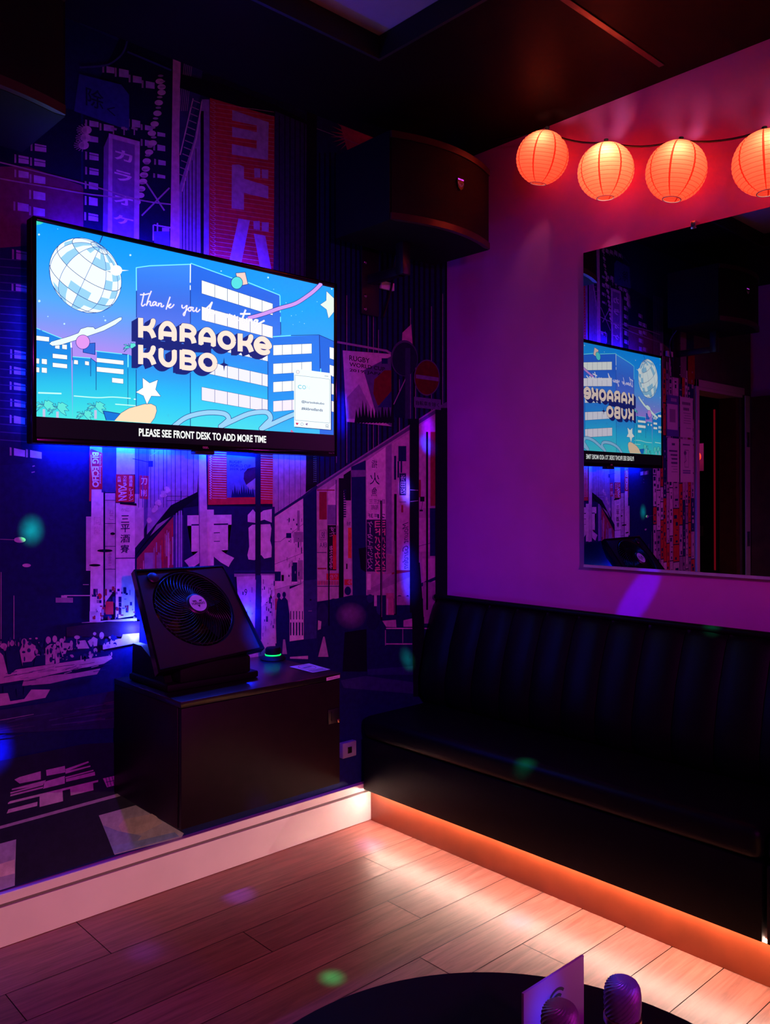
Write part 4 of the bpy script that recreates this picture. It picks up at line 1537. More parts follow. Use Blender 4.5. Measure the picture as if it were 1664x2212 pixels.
# big block lettering
S.up(2)
S.use(4.894, 280, 620)
STROKES = {   # unit letters: x right, y down; each a list of thick strokes
    'K': [[(.14, .12), (.14, .88)], [(.82, .10), (.80, .22), (.70, .40), (.52, .50), (.25, .52)], [(.50, .50), (.70, .60), (.80, .76), (.86, .90)]],
    'A': [[(.14, .90), (.14, .46), (.24, .26), (.40, .125), (.60, .125), (.76, .26), (.86, .46), (.86, .90)], [(.14, .62), (.86, .62)]],
    'R': [[(.14, .90), (.14, .12)], [(.14, .12), (.55, .12), (.76, .20), (.86, .34), (.76, .48), (.55, .55), (.14, .55)], [(.56, .55), (.74, .64), (.82, .76), (.86, .90)]],
    'O': [[(.5 + .36 * cos(2 * pi * i / 24), .5 + .37 * sin(2 * pi * i / 24)) for i in range(25)]],
    'E': [[(.14, .54), (.85, .50), (.82, .32), (.68, .18), (.48, .12), (.28, .22), (.15, .42), (.15, .60), (.26, .78), (.45, .87), (.66, .85), (.82, .76)]],
    'U': [[(.14, .10), (.14, .54), (.24, .74), (.40, .85), (.60, .85), (.76, .74), (.86, .54), (.86, .10)]],
    'B': [[(.14, .12), (.14, .88)], [(.14, .12), (.60, .12), (.78, .20), (.82, .32), (.74, .44), (.58, .48), (.14, .48)], [(.56, .48), (.78, .54), (.86, .68), (.78, .82), (.60, .87), (.14, .87)]],
}
LET = [('K', 87, 282, 315, 335, 542, 563), ('A', 303, 496, 352, 372, 572, 592), ('R', 528, 704, 380, 402, 597, 620), ('A', 728, 908, 420, 440, 625, 650), ('O', 924, 1124, 447, 478, 650, 680), ('K', 1143, 1310, 483, 506, 685, 710), ('E', 1310, 1496, 508, 542, 698, 738),
       ('K', 87, 283, 600, 622, 822, 845), ('U', 303, 497, 628, 652, 838, 866), ('B', 528, 706, 655, 676, 874, 894), ('O', 720, 930, 684, 708, 884, 914)]


def letter(L_, off, wd, col):
    ch, x0, x1, t0, t1, b0, b1 = L_
    for st_ in STROKES[ch]:
        pts = []
        for x, y in st_:
            px = x0 + (x1 - x0) * x
            pts.append((px + off[0], (t0 + (t1 - t0) * x) * (1 - y) + (b0 + (b1 - b0) * x) * y + off[1]))
        S.line(pts, wd, col, curve=4 if len(pts) > 4 and ch != 'O' else 0)
        if len(pts) == 2:                                     # square-ended stems
            (xa, ya), (xb, yb) = pts
            h = wd / 2
            if abs(xb - xa) < 8:
                S.poly([(xa - h, ya - h * .72), (xa + h, ya - h * .6), (xb + h, yb + h * .72), (xb - h, yb + h * .6)], col)


for k in range(9):
    for L_ in LET:
        letter(L_, (-66 * k / 8, 40 * k / 8), 61, NV)
S.poly([(60, 540), (860, 640), (860, 700), (500, 680), (60, 640)], NV)
S.up()
for L_ in LET:
    letter(L_, (0, 0), 57, C(90, 70, 150))
S.up()
for L_ in LET:
    letter(L_, (0, 0), 53, C(250, 226, 212))
S.up()
S.poly([(996, 745), (1003, 805), (1045, 825), (1005, 838), (996, 892), (988, 835), (950, 820), (988, 802)], NV)
# handwritten line above it
S.up()
hand = [[(150, 62), (132, 150), (124, 185), (136, 202), (165, 180)], [(108, 82), (155, 82), (207, 70)], [(228, 42), (200, 110), (174, 200)], [(176, 195), (198, 155), (218, 158), (214, 185), (226, 200), (245, 185)],
        [(278, 162), (255, 158), (240, 180), (246, 196), (264, 188), (280, 164), (276, 190), (292, 200)], [(305, 168), (298, 206)], [(300, 198), (318, 174), (334, 180), (330, 205), (345, 210), (360, 195)],
        [(426, 104), (400, 180), (383, 240)], [(386, 218), (410, 196), (432, 180), (418, 200), (405, 205), (425, 222), (450, 208), (468, 184)],
        [(552, 190), (552, 215), (570, 224), (600, 196)], [(606, 192), (592, 250), (576, 302), (566, 285), (600, 245), (626, 222)], [(645, 214), (624, 222), (618, 245), (634, 256), (650, 240), (645, 216), (664, 218)],
        [(672, 214), (664, 245), (678, 258), (700, 240), (708, 218)], [(706, 222), (702, 255), (718, 262), (742, 236)],
        [(805, 232), (850, 190), (868, 165), (855, 200), (825, 300), (808, 362)], [(808, 360), (820, 300), (850, 260)], [(870, 262), (852, 270), (850, 290), (866, 296), (880, 280), (874, 264)], [(892, 262), (886, 296)], [(888, 285), (902, 264), (925, 268)],
        [(1030, 285), (1036, 320), (1060, 285)], [(1078, 295), (1070, 330), (1082, 340)], [(1110, 300), (1100, 320), (1112, 335), (1098, 348)], [(1140, 312), (1132, 345), (1146, 355)], [(1225, 240), (1190, 340), (1194, 380), (1215, 360)], [(1165, 285), (1275, 285)],
        [(1240, 330), (1232, 365), (1246, 372)], [(1262, 335), (1256, 372)], [(1258, 365), (1280, 345), (1290, 355), (1286, 380), (1305, 372)], [(1345, 350), (1325, 350), (1315, 370), (1328, 382), (1345, 365), (1352, 350)], [(1352, 350), (1335, 410), (1322, 430), (1320, 410), (1360, 390), (1425, 355)]]
for h_ in hand:
    S.line(h_, 20, C(150, 150, 250) if h_[0][0] < 760 else C(234, 230, 252), curve=4)
S.up()
for h_ in hand:
    S.line(h_, 9, C(255, 250, 255), curve=4)
S.up()
S.use(1)
S.text('PLEASE SEE FRONT DESK TO ADD MORE TIME', (299.5, 925), (574.5, 957), WH, 0.028)
sc_o = S.build('screen', screen_mat('lit_screen', 1.12), tv)


# ------------------------------------------------------------------ mirror on the right wall
ml = on_x(1261, 552, -0.032); mb = on_x(1258, 1221, -0.006)
MY1, MZ1, MZ0 = ml.y, 2.142, 1.011
mirror = thing('wall_mirror', 'large frameless wall mirror hung above the black bench', 'mirror', (0, (MY1 - 2.6) / 2, MZ0))
YE = -2.55
# the glass hangs a touch out of true: its left edge and top stand a little further off the wall
def mx(y, z):
    return -0.006 - 0.012 * (y - YE) - 0.0045 * (z - MZ0)
bm = NB()
fr = [bm.verts.new((mx(y, z), y, z)) for y, z in ((YE, MZ0), (MY1, MZ0), (MY1, MZ1), (YE, MZ1))]
bk = [bm.verts.new((mx(v.co.y, v.co.z) + 0.004, v.co.y, v.co.z)) for v in fr]
bm.faces.new(fr); bm.faces.new(list(reversed(bk)))
for i in range(4):
    j = (i + 1) % 4
    bm.faces.new((fr[j], fr[i], bk[i], bk[j]))
bmesh.ops.recalc_face_normals(bm, faces=bm.faces)
obj('glass', bm, M['mirror'], mirror)
bm = NB()
prism(bm, [(-.001, YE, MZ0 + .003), (mx(YE, MZ0) + .0045, YE, MZ0 + .003), (mx(MY1, MZ0) + .0045, MY1 - .004, MZ0 + .003), (-.001, MY1 - .004, MZ0 + .003)], (0, 0, MZ1 - MZ0 - .006))
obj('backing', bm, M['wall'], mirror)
for y in (MY1 - 0.42, MY1 - 1.1):
    bm = NB()
    box(bm, mx(y, MZ1) - 0.005, -0.001, y - 0.009, y + 0.009, MZ1 - 0.010, MZ1 + 0.016, 0.003)
    lathe(bm, [(0.004, 0), (0.003, 0.003)], (mx(y, MZ1) - 0.005, y, MZ1 + 0.006), 10, (-1, 0, 0))
    obj('clip', bm, M['chrome'], mirror, 30)
bm = NB(); prism(bm, [(-.001, YE, MZ0 - .010), (mx(YE, MZ0) - .004, YE, MZ0 - .010), (mx(MY1, MZ0) - .004, MY1, MZ0 - .010), (-.001, MY1, MZ0 - .010)], (0, 0, .0095))
obj('bottom_rail', bm, M['grey_metal'], mirror, 30)

# ------------------------------------------------------------------ paper lanterns on a cord
LR = 0.0955


def lantern_shade(root):
    bm = NB()
    cl_ = bm.loops.layers.float_color.new('Col')
    nseg = 96
    rows = []
    nw = 19
    lat0, lat1 = radians(-72), radians(72)
    for i in range(nw):
        a = lat0 + (lat1 - lat0) * i / (nw - 1)
        da = (lat1 - lat0) / (nw - 1)
        rows.append((a - da * .045, 1.0, True)); rows.append((a + da * .045, 1.0, False))
        if i < nw - 1:
            rows.append((a + da * .5, 0.984, False))
    rows = rows[0:]
    rings = []
    for a, s_, _w in rows:
        r_ = LR * s_
        rings.append([bm.verts.new(root + Vector((r_ * cos(a) * cos(2 * pi * k / nseg), r_ * cos(a) * sin(2 * pi * k / nseg), r_ * 1.0 * sin(a)))) for k in range(nseg)])
    paper, band, wire = (.90, .105, .055), (.50, .013, .006), (.46, .022, .010)
    for i in range(len(rings) - 1):
        for k in range(nseg):
            j = (k + 1) % nseg
            f = bm.faces.new((rings[i][k], rings[i][j], rings[i + 1][j], rings[i + 1][k]))
            col = wire if rows[i][2] else paper
            if k % 12 == 0:
                col = band
            for l_ in f.loops:
                l_[cl_] = (*col, 1)
            f.smooth = True
    o = obj('shade', bm, M['lantern'], rt)
    return o


def wall_gap(u, v, x=-0.105):
    return on_x(u, v, x)


lan_px = [(1172, 341, 'red paper lantern nearest the corner and black loudspeaker, leftmost on the cord', (0.22, -0.10)), (1309, 370, 'glowing paper lantern second from the corner, whitest at its top', (0.02, -0.03)),
          (1461, 370, 'lit paper lantern hanging above the left part of the wall mirror, third from the corner', (0.14, 0.05)), (1655, 352, 'lit paper lantern cut by the right edge of the photo', (-0.04, 0.03))]
pos = [wall_gap(u, v) for u, v, _, _ in lan_px]
rt = thing('paper_lantern', lan_px[0][2], 'lantern', pos[0], 'string of red paper lanterns')
lantern_shade(pos[0])
bm = NB(); lathe(bm, [(LR * .318, -0.001), (LR * .318, 0.001), (LR * .29, 0.001), (LR * .29, -0.001), (LR * .318, -0.001)], pos[0] + Vector((0, 0, -LR * .955)), 32, cap=False)
obj('bottom_ring', bm, M['white_plastic'], rt, 30)
bm = NB(); lathe(bm, [(LR * .318, -0.001), (LR * .318, 0.001), (LR * .29, 0.001), (LR * .29, -0.001), (LR * .318, -0.001)], pos[0] + Vector((0, 0, LR * .955)), 32, cap=False)
tube(bm, [pos[0] + Vector((-LR * .3, 0, LR * .955)), pos[0] + Vector((LR * .3, 0, LR * .955))], 0.0012, 6)
obj('top_ring', bm, M['dark_metal'], rt, 30)
bm = NB(); lathe(bm, [(0.007, 0.05), (0.007, 0.03), (0.011, 0.012), (0.012, 0.0), (0.009, -0.010), (0.0, -0.014)], pos[0] + Vector((0, 0, 0.035)), 16)
obj('bulb', bm, M['bulb'], rt, 40)
bm = NB(); lathe(bm, [(0.008, 0.0), (0.008, 0.026)], pos[0] + Vector((0, 0, 0.083)), 12)
obj('socket', bm, M['black'], rt, 40)
roots = [rt]
for (u, v, lab, tl_), p_ in zip(lan_px[1:], pos[1:]):
    roots.append(dup(rt, p_, lab))
extra = [] and [(pos[3] + (pos[3] - pos[2]) * 1.0 + Vector((0, 0, 0.03)), 'paper lantern outside the photo above the mirror, fifth from the corner')]
for p_, lab in extra:
    roots.append(dup(rt, p_, lab))
for r_, tl_ in zip(roots, [x[3] for x in lan_px] + [(0, 0)]):
    r_.rotation_euler = (tl_[0], tl_[1], 0.3 + 0.5 * (hash(r_.name) % 1))
powers = [0.50, 1.15, 0.62, 0.58]
for i, r_ in enumerate(roots):
    p_ = Vector(r_.location) + Vector((-0.050, -0.031, 0.033))
    lamp('lantern_light', 'POINT', p_, (1.0, 0.70, 0.50), powers[i] * 1.7, shadow_soft_size=0.016)
cord = [on_x(1060, 300, -0.02).lerp(on_x(1120, 262, -0.06), 0.4), on_x(1120, 268, -0.09), on_x(1165, 284, -0.10)]
top = [Vector(r_.location) + Vector((0.01, 0, LR * .955 + 0.012)) for r_ in roots]
path = [Vector((-0.06, top[0].y + 0.25, CEIL - 0.008)), top[0]]
for a, b in zip(top, top[1:]):
    for k in range(1, 9):
        t = k / 8
        path.append(a.lerp(b, t) + Vector((0, 0, -0.018 * 4 * t * (1 - t))))
path += [top[-1].lerp(Vector((-.09, -1.95, 2.33)), k / 6) + Vector((0, 0, -.07 * (k / 6) * (1 - k / 6))) for k in range(1, 7)]
bm = NB(); tube(bm, path, 0.0034, 8)
tag(obj('lantern_cord', bm, M['cord'], None, 40), 'black cord carrying the row of paper lanterns along the right wall', 'cord')

# ------------------------------------------------------------------ loudspeakers
SW, SH, SD = 0.52, 0.305, 0.29


def speaker(x0, yb, z0, label, name='loudspeaker'):
    """x0 left side, yb rear face, z0 underside; the grille bulges towards -y"""
    sp = thing(name, label, 'loudspeaker', (x0 + SW / 2, yb, z0), 'wall loudspeakers')
    yf = yb - SD
    n = 18
    bul = 0.055

    def front(i, inset=0.0):
        s_ = i / n
        return Vector((x0 + inset + (SW - 2 * inset) * s_, yf - bul * (1 - (2 * s_ - 1) ** 2), 0))
    bm = NB()
    poly = [Vector((x0, yb, z0)), Vector((x0, yf, z0))] + [front(i) + Vector((0, 0.012, z0)) for i in range(1, n)] + [Vector((x0 + SW, yf, z0)), Vector((x0 + SW, yb, z0))]
    prism(bm, poly, (0, 0, SH))
    obj('cabinet', bm, M['black_matte'], sp, 30)
    bm = NB()
    for z_a, z_b, rec in ((z0 + 0.026, z0 + SH - 0.026, 0.0),):
        pl = [front(i, 0.006) + Vector((0, 0.011, z_a)) for i in range(n + 1)] + [front(i, 0.006) + Vector((0, -0.004, z_a)) for i in range(n, -1, -1)]
        prism(bm, pl, (0, 0, z_b - z_a))
    obj('grille', bm, M['grille'], sp, 40)
    for nm, za, zb in (('bottom_trim', z0 + 0.001, z0 + 0.024), ('top_trim', z0 + SH - 0.024, z0 + SH - 0.001)):
        bm = NB()
        pl = [front(i, 0.002) + Vector((0, 0.012, za)) for i in range(n + 1)] + [front(i, 0.002) + Vector((0, -0.008, za)) for i in range(n, -1, -1)]
        prism(bm, pl, (0, 0, zb - za))
        obj(nm, bm, M['red_trim'], sp, 40)
    # shield badge in the middle of the grille; glowing bars imitate its purple highlight
    c_ = Vector((x0 + SW * .56, yf - bul - 0.0055, z0 + SH * .58))
    sh = [(-.016, .020), (.016, .020), (.017, 0), (.012, -.014), (0, -.022), (-.012, -.014), (-.017, 0)]
    bm = NB(); prism(bm, [c_ + Vector((a, 0, b)) for a, b in sh], (0, -0.003, 0))
    bd = obj('badge', bm, M['piano'], sp)
    bd['label'] = 'small shield-shaped badge'
    bm = NB()
    for dx in (-0.008, 0.008):
        box(bm, c_.x + dx - 0.0065, c_.x + dx + 0.0065, c_.y - 0.0042, c_.y - 0.003, c_.z + 0.014, c_.z + 0.0185)
    obj('highlight_bar', bm, M['violet_highlight'], bd)
    bm = NB()
    for k in range(14):
        a0, a1 = pi + pi * k / 14, pi + pi * (k + .8) / 14
        q = [(.0145 * cos(a0), .0165 * sin(a0)), (.0145 * cos(a1), .0165 * sin(a1)), (.0095 * cos(a1), .0115 * sin(a1)), (.0095 * cos(a0), .0115 * sin(a0))]
        prism(bm, [c_ + Vector((a, -0.003, b + .006)) for a, b in q], (0, -0.0009, 0))
    box(bm, c_.x - .005, c_.x + .005, c_.y - .004, c_.y - .003, c_.z - .004, c_.z - .0025)
    box(bm, c_.x - .001, c_.x + .001, c_.y - .004, c_.y - .003, c_.z - .004, c_.z + .004)
    obj('emblem', bm, M['white_plastic'], bd)
    # side vents, bracket and cable below
    br = NB()
    xm = x0 + SW * .42
    box(br, xm - 0.045, xm + 0.045, -0.024, -0.013, z0 - 0.24, z0 + 0.04, 0.003)
    box(br, xm - 0.016, xm + 0.016, yb - 0.13, -0.018, z0 - 0.12, z0 - 0.085, 0.003)
    box(br, xm - 0.02, xm + 0.02, yb - 0.15, yb - 0.11, z0 - 0.12, z0 + 0.0, 0.003)
    bo = obj('wall_bracket', br, M['dark_metal'], sp, 30)
    for zz in (-0.22, -0.17, -0.04):
        bm = NB()
        lathe(bm, [(0.007, 0), (0.007, 0.004), (0.004, 0.006)], (xm - 0.03, -0.024, z0 + zz), 10, (0, -1, 0))
        obj('bolt', bm, M['chrome'], bo, 40)
    bm = NB(); box(bm, xm + 0.055, xm + 0.125, -0.026, -0.014, z0 - 0.125, z0 - 0.095, 0.001)
    st_ = obj('sticker', bm, M['paper'], bo)
    st_['label'] = 'white sticker'
    bm = NB()
    tube(bm, smooth3([(xm + 0.11, yb + 0.0, z0 + 0.06), (xm + 0.11, -0.04, z0 - 0.03), (xm + 0.10, -0.034, z0 - 0.12), (xm + 0.06, -0.03, z0 - 0.24)]), 0.0045, 8)
    obj('cable', bm, M['black'], sp, 40)
    bm = NB(); box(bm, x0 + 0.14, x0 + 0.30, -0.085, yb + 0.0, z0 + 0.06, z0 + 0.2, 0.004)
    box(bm, x0 + 0.14, x0 + 0.30, -0.03, -0.013, z0 + 0.04, z0 + 0.22, 0.004)
    obj('mount_block', bm, M['black'], sp, 30)
    return sp


def smooth3(p, n=6):
    p = [Vector(q) for q in p]
    out = []
    for i in range(len(p) - 1):
        p0 = p[max(i - 1, 0)]; p1 = p[i]; p2 = p[i + 1]; p3 = p[min(i + 2, len(p) - 1)]
        for k in range(n):
            t = k / n
            out.append(0.5 * ((2 * p1) + (-p0 + p2) * t + (2 * p0 - 5 * p1 + 4 * p2 - p3) * t * t + (-p0 + 3 * p1 - 3 * p2 + p3) * t ** 3))
    out.append(p[-1])
    return out


speaker(-0.675, -0.075, 2.203, 'black loudspeaker with small badge, mounted in the corner beside the lanterns')
speaker(-2.33, -0.12, 2.19, 'dark loudspeaker above the left end of the television, cut by the photo edge')

# ------------------------------------------------------------------ wall cabinet
KX0, KX1, KY, KZ0, KZ1 = -1.498, -0.938, -0.418, 0.352, 0.70
cab = thing('cabinet', 'black wall-hung cabinet with a staff only sticker, under the television', 'cabinet', ((KX0 + KX1) / 2, -0.2, KZ0))
bm = NB(); box(bm, KX0, KX1, KY + 0.019, -0.012, KZ0, KZ1 - 0.018, 0.001)
obj('body', bm, M['laminate'], cab, 30)
bm = NB(); box(bm, KX0 - 0.001, KX1 + 0.001, KY - 0.002, -0.012, KZ1 - 0.0175, KZ1, 0.0015)
obj('top_panel', bm, M['laminate_top'], cab, 30)
bm = NB(); box(bm, KX0 + 0.002, KX1 - 0.002, KY, KY + 0.0185, KZ0 + 0.001, KZ1 - 0.020, 0.0012)
dr = obj('door', bm, M['laminate'], cab, 30)
la, lb = on_y(708, 1536, KY), on_y(732, 1562, KY)
bm = NB(); box(bm, la.x, lb.x, KY - 0.004, KY, lb.z + 0.004, la.z + 0.004, 0.0015)
box(bm, la.x + 0.012, la.x + 0.017, KY - 0.007, KY - 0.003, lb.z + 0.014, la.z - 0.004, 0.001)
obj('latch', bm, M['dark_metal'], dr, 30)
bm = NB(); lathe(bm, [(0.006, 0), (0.006, 0.003), (0.004, 0.004)], (lb.x - 0.005, KY - 0.004, lb.z + 0.010), 14, (0, -1, 0))
obj('keyhole', bm, M['mic_ring'], dr, 40)
Pc = Paint(lambda u, v: on_y(u, v, KY - 0.0026), (0, -1, 0), 0.0002)
sa_, sb_ = on_y(705.5, 1464, KY - 0.0026), on_y(734.5, 1464.5, KY - 0.0026)
Pc.poly([(705.5, 1464), (734.5, 1457.5), (734.5, 1464), (705.5, 1471)], (.75, .72, .74)); Pc.up()
Pc.text('STAFF ONLY', (709, 1465.6), (731, 1463.2), (.05, .04, .05), 0.02)
st_ = Pc.build('sticker', M['print'], cab); st_['label'] = 'white staff only sticker'

# leaflet on the cabinet
Pl = Paint(lambda u, v: on_z(u, v, KZ1 + 0.0012), (0, 0, 1), 0.0002)
q4 = [(625, 1440), (668, 1433), (714, 1446), (676, 1453)]
Pl.poly(q4, (.78, .72, .78)); Pl.up()


def bil(s_, t_):
    a, b, c_, d = q4
    return tuple((a[i] * (1 - s_) + b[i] * s_) * (1 - t_) + (d[i] * (1 - s_) + c_[i] * s_) * t_ for i in (0, 1))


Pl.line([bil(.5 + .34 * cos(2 * pi * i / 20), .36 + .27 * sin(2 * pi * i / 20)) for i in range(21)], 0.9, (.6, .1, .1))
for i in range(7):
    Pl.poly([bil(.3 + i * .06, .30), bil(.34 + i * .06, .30), bil(.34 + i * .06, .42), bil(.3 + i * .06, .42)], (.08, .05, .08))
for r_ in range(2):
    for i in range(10):
        a = .10 + i * .08
        Pl.poly([bil(a, .72 + r_ * .13), bil(a + .055, .72 + r_ * .13), bil(a + .055, .80 + r_ * .13), bil(a, .80 + r_ * .13)], (.08, .06, .10))
tag(Pl.build('leaflet', M['print']), 'white printed leaflet lying on top of the black cabinet', 'leaflet')

# call button with its green ring
cb = on_z(590, 1424, KZ1 + 0.001)
btn = thing('call_button', 'small round black call button with a glowing green ring, on the cabinet', 'button', cb)
bm = NB(); lathe(bm, [(0.042, 0), (0.044, 0.003), (0.040, 0.010), (0.030, 0.014)], cb, 36)
obj('base', bm, M['black_matte'], btn, 40)
bm = NB(); lathe(bm, [(0.0265, 0.0141), (0.0275, 0.016), (0.0270, 0.0185)], cb, 36)
obj('light_ring', bm, M['led_green'], btn, 40)
bm = NB(); lathe(bm, [(0.0255, 0.0186), (0.0265, 0.022), (0.0265, 0.036), (0.023, 0.041), (0.0, 0.042)], cb, 36)
obj('cap', bm, M['black_matte'], btn, 40)

# ------------------------------------------------------------------ fan on the cabinet
fan = thing('table_fan', 'black square-faced fan tilted back on top of the cabinet', 'fan', (-1.33, -0.22, KZ1))
FBL, FBR, FTR, FTL = Vector((-1.518, -.33, .768)), Vector((-1.143, -.30, .787)), Vector((-1.167, -.10, 1.034)), Vector((-1.487, -.12, 1.039))
fn_ = ((FBR - FBL).cross(FTL - FBL)).normalized()      # outwards, towards the room


def FP(s_, t_, r_=0.0):
    a = FBL.lerp(FBR, (s_ + 1) / 2); b = FTL.lerp(FTR, (s_ + 1) / 2)
    return a.lerp(b, t_) + fn_ * r_


fc = on_y(433, 1303, -.20)
fcx = FP(0, .56)
fe1 = (FP(1, .5) - FP(-1, .5)).normalized()
fe2 = fn_.cross(fe1).normalized()
GR = 0.128


def FC(r_, a, d=0.0):
    return fcx + fe1 * (r_ * cos(a)) + fe2 * (r_ * sin(a)) + fn_ * d


def edge_pt(a, d=0.0, inset=0.0):
    """point of the face outline in direction a from the grille centre"""
    dx, dy = cos(a), sin(a)
    crn = [FP(1 - inset, inset), FP(1 - inset, 1 - inset), FP(-1 + inset, 1 - inset), FP(-1 + inset, inset)]
    uv = [((c_ - fcx).dot(fe1), (c_ - fcx).dot(fe2)) for c_ in crn]
    best = None
    for i in range(4):
        (x0, y0), (x1, y1) = uv[i], uv[(i + 1) % 4]
        den = dx * (y1 - y0) - dy * (x1 - x0)
        if abs(den) < 1e-9:
            continue
        t = (x0 * (y1 - y0) - y0 * (x1 - x0)) / den
        s_ = (x0 * dy - y0 * dx) / den
        if t > 0 and -1e-6 <= s_ <= 1 + 1e-6 and (best is None or t < best):
            best = t
    return fcx + fe1 * (dx * best) + fe2 * (dy * best) + fn_ * d


angs = sorted(set([2 * pi * i / 72 for i in range(72)] + [math.atan2((c_ - fcx).dot(fe2), (c_ - fcx).dot(fe1)) % (2 * pi) for c_ in (FP(1, 0), FP(1, 1), FP(-1, 1), FP(-1, 0))]))
na = len(angs)
bm = NB()
rg = [[bm.verts.new(edge_pt(a, -0.004, .03)) for a in angs], [bm.verts.new(FC(GR + .006, a, -0.004)) for a in angs], [bm.verts.new(FC(GR, a, -0.018)) for a in angs]]
for A_, B_ in zip(rg, rg[1:]):
    for i in range(na):
        j = (i + 1) % na
        bm.faces.new((A_[i], A_[j], B_[j], B_[i]))
obj('face_panel', bm, M['fan_face'], fan, 30)
bm = NB()                                               # rim and tapering rear shell
outl = [(-1, 0), (1, 0), (1, 1), (-1, 1)]


def shrink(p, k):
    return ((p[0]) * k, .5 + (p[1] - .5) * k)


rings = [[FP(*shrink(p, .95), -0.006) for p in outl], [FP(*shrink(p, .965), 0.002) for p in outl], [FP(*p, 0.0) for p in outl], [FP(*shrink(p, 1.0), -0.022) for p in outl], [FP(*shrink(p, .86), -0.050) for p in outl], [FP(*shrink(p, .62), -0.085) for p in outl], [FP(*shrink(p, .5), -0.088) for p in outl]]
vr = [[bm.verts.new(p) for p in r_] for r_ in rings]
for A_, B_ in zip(vr, vr[1:]):
    for i in range(4):
        j = (i + 1) % 4
        bm.faces.new((A_[j], A_[i], B_[i], B_[j]))
bm.faces.new(vr[-1])
bmesh.ops.recalc_face_normals(bm, faces=bm.faces)
obj('shell', bm, M['piano'], fan, 30)
bm = NB()
for i in range(46):
    a0 = 2 * pi * i / 46
    pts = []
    for k in range(9):
        t = k / 8
        r_ = 0.032 + (GR - 0.032) * t
        pts.append(FC(r_, a0 - 0.95 * t ** 1.1, 0.004 + 0.012 * (1 - t) - 0.012 * t))
    tube(bm, pts, 0.0013, 5, False)
for r_ in (GR * .62, GR * .985):
    pts = [FC(r_, 2 * pi * k / 48, -0.004) for k in range(49)]
    tube(bm, pts, 0.0014, 5, False)
gr = obj('grille', bm, M['black'], fan, 60)
bm = NB()
lathe(bm, [(0.036, 0.0), (0.036, 0.016), (0.031, 0.020), (0.0, 0.0205)], fcx, 36, fn_)
obj('hub', bm, M['black'], gr, 40)
# round maker's disc with its V mark and name
Ph = Paint(lambda x, y: fcx + fe1 * x + fe2 * y + fn_ * 0.0209, fn_, 0.0002)
Ph.poly([(0.0285 * cos(2 * pi * i / 36), 0.0285 * sin(2 * pi * i / 36)) for i in range(36)], (.62, .56, .62)); Ph.up()
dk = (.05, .04, .06)
for q in [[(-.018, .010), (-.008, .010), (-.005, .005), (-.014, .005)], [(.018, .010), (.008, .010), (.005, .005), (.014, .005)], [(-.005, -.007), (.005, -.007), (0, -.016)], [(-.008, .010), (-.004, .010), (-.001, .004), (-.004, .004)]]:
    Ph.poly(q, dk)
vs_, fs_, _ = text_shape('VORNADO', 0.03)
b0 = len(Ph.v)
for x, y in vs_:
    Ph.v.append(fcx + fe1 * (-.0235 + .047 * x) + fe2 * (-.0055 + .0085 * y) + fn_ * 0.0212); Ph.c.append(dk)
for f in fs_:
    Ph.f.append([b0 + i for i in f])
hd = Ph.build('hub_disc', M['print'], gr); hd['label'] = 'pale round disc at the grille centre'
bm = NB()                                               # blades
for i in range(5):
    a0 = 2 * pi * i / 5
    P_ = []
    for k in range(6):
        t = k / 5
        r_ = 0.03 + 0.088 * t
        P_.append((FC(r_, a0 + .15 * t, -0.022), FC(r_, a0 + .75 + .25 * t, -0.045)))
    vv = [(bm.verts.new(p), bm.verts.new(q)) for p, q in P_]
    for A_, B_ in zip(vv, vv[1:]):
        bm.faces.new((A_[0], B_[0], B_[1], A_[1]))
bmesh.ops.solidify(bm, geom=bm.faces[:], thickness=0.0015)
obj('blades', bm, M['dark_metal'], fan, 60)
bm = NB(); lathe(bm, [(0.018, -0.004), (0.018, 0.004), (0.014, 0.007)], FP(-.66, .90), 24, fn_)
obj('control_knob', bm, M['black'], fan, 40)
bm = NB()                                               # stand: foot plate, two side cheeks
box(bm, -1.475, -1.165, -0.30, -0.06, KZ1 + 0.001, KZ1 + 0.022, 0.006)
for xa, xb in ((-1.464, -1.440), (-1.200, -1.176)):
    pl = [(xa, -.28, KZ1 + .001), (xa, -.06, KZ1 + .001), (xa, -.065, KZ1 + .11), (xa, -.12, KZ1 + .11), (xa, -.25, KZ1 + .05)]
    bq = NB(); prism(bq, pl, (xb - xa, 0, 0))
    me_ = bpy.data.meshes.new('t'); bq.to_mesh(me_); bq.free(); bm.from_mesh(me_); bpy.data.meshes.remove(me_)
box(bm, -1.44, -1.20, -0.31, -0.18, KZ1 + 0.022, KZ1 + 0.075, 0.008)
obj('stand', bm, M['black_matte'], fan, 30)

# blue string-light lamps tucked behind the fan, against the mural
for i, (u, v, lab, en) in enumerate([(306, 1376, 'bright blue lamp glowing behind the left side of the fan', 4.0), (560, 1345, 'blue lamp glowing behind the right side of the fan', 1.3)]):
    p_ = on_y(u, v, -.045)
    if i == 0:
        p_ = Vector((-1.43, -.035, KZ1 + .14))
    else:
        p_ = Vector((-1.02, -.028, KZ1 + .15))
    lamp('blue_lamp', 'POINT', p_, (0.04, 0.07, 1.0) if i == 0 else (0.0, 0.015, 1.0), en, shadow_soft_size=0.012)

# little white outlet low on the mural wall
oa = on_y(747, 1617, -0.002)
out_ = thing('wall_outlet', 'small white outlet box low on the wall between cabinet and bench', 'outlet', oa)
bm = NB(); box(bm, oa.x - 0.034, oa.x + 0.034, -0.026, -0.003, oa.z - 0.028, oa.z + 0.030, 0.003)
obj('cover', bm, M['outlet'], out_, 30)
bm = NB(); box(bm, oa.x - 0.010, oa.x + 0.010, -0.0275, -0.0261, oa.z - 0.012, oa.z + 0.012, 0.001)
obj('socket', bm, M['black'], out_, 30)

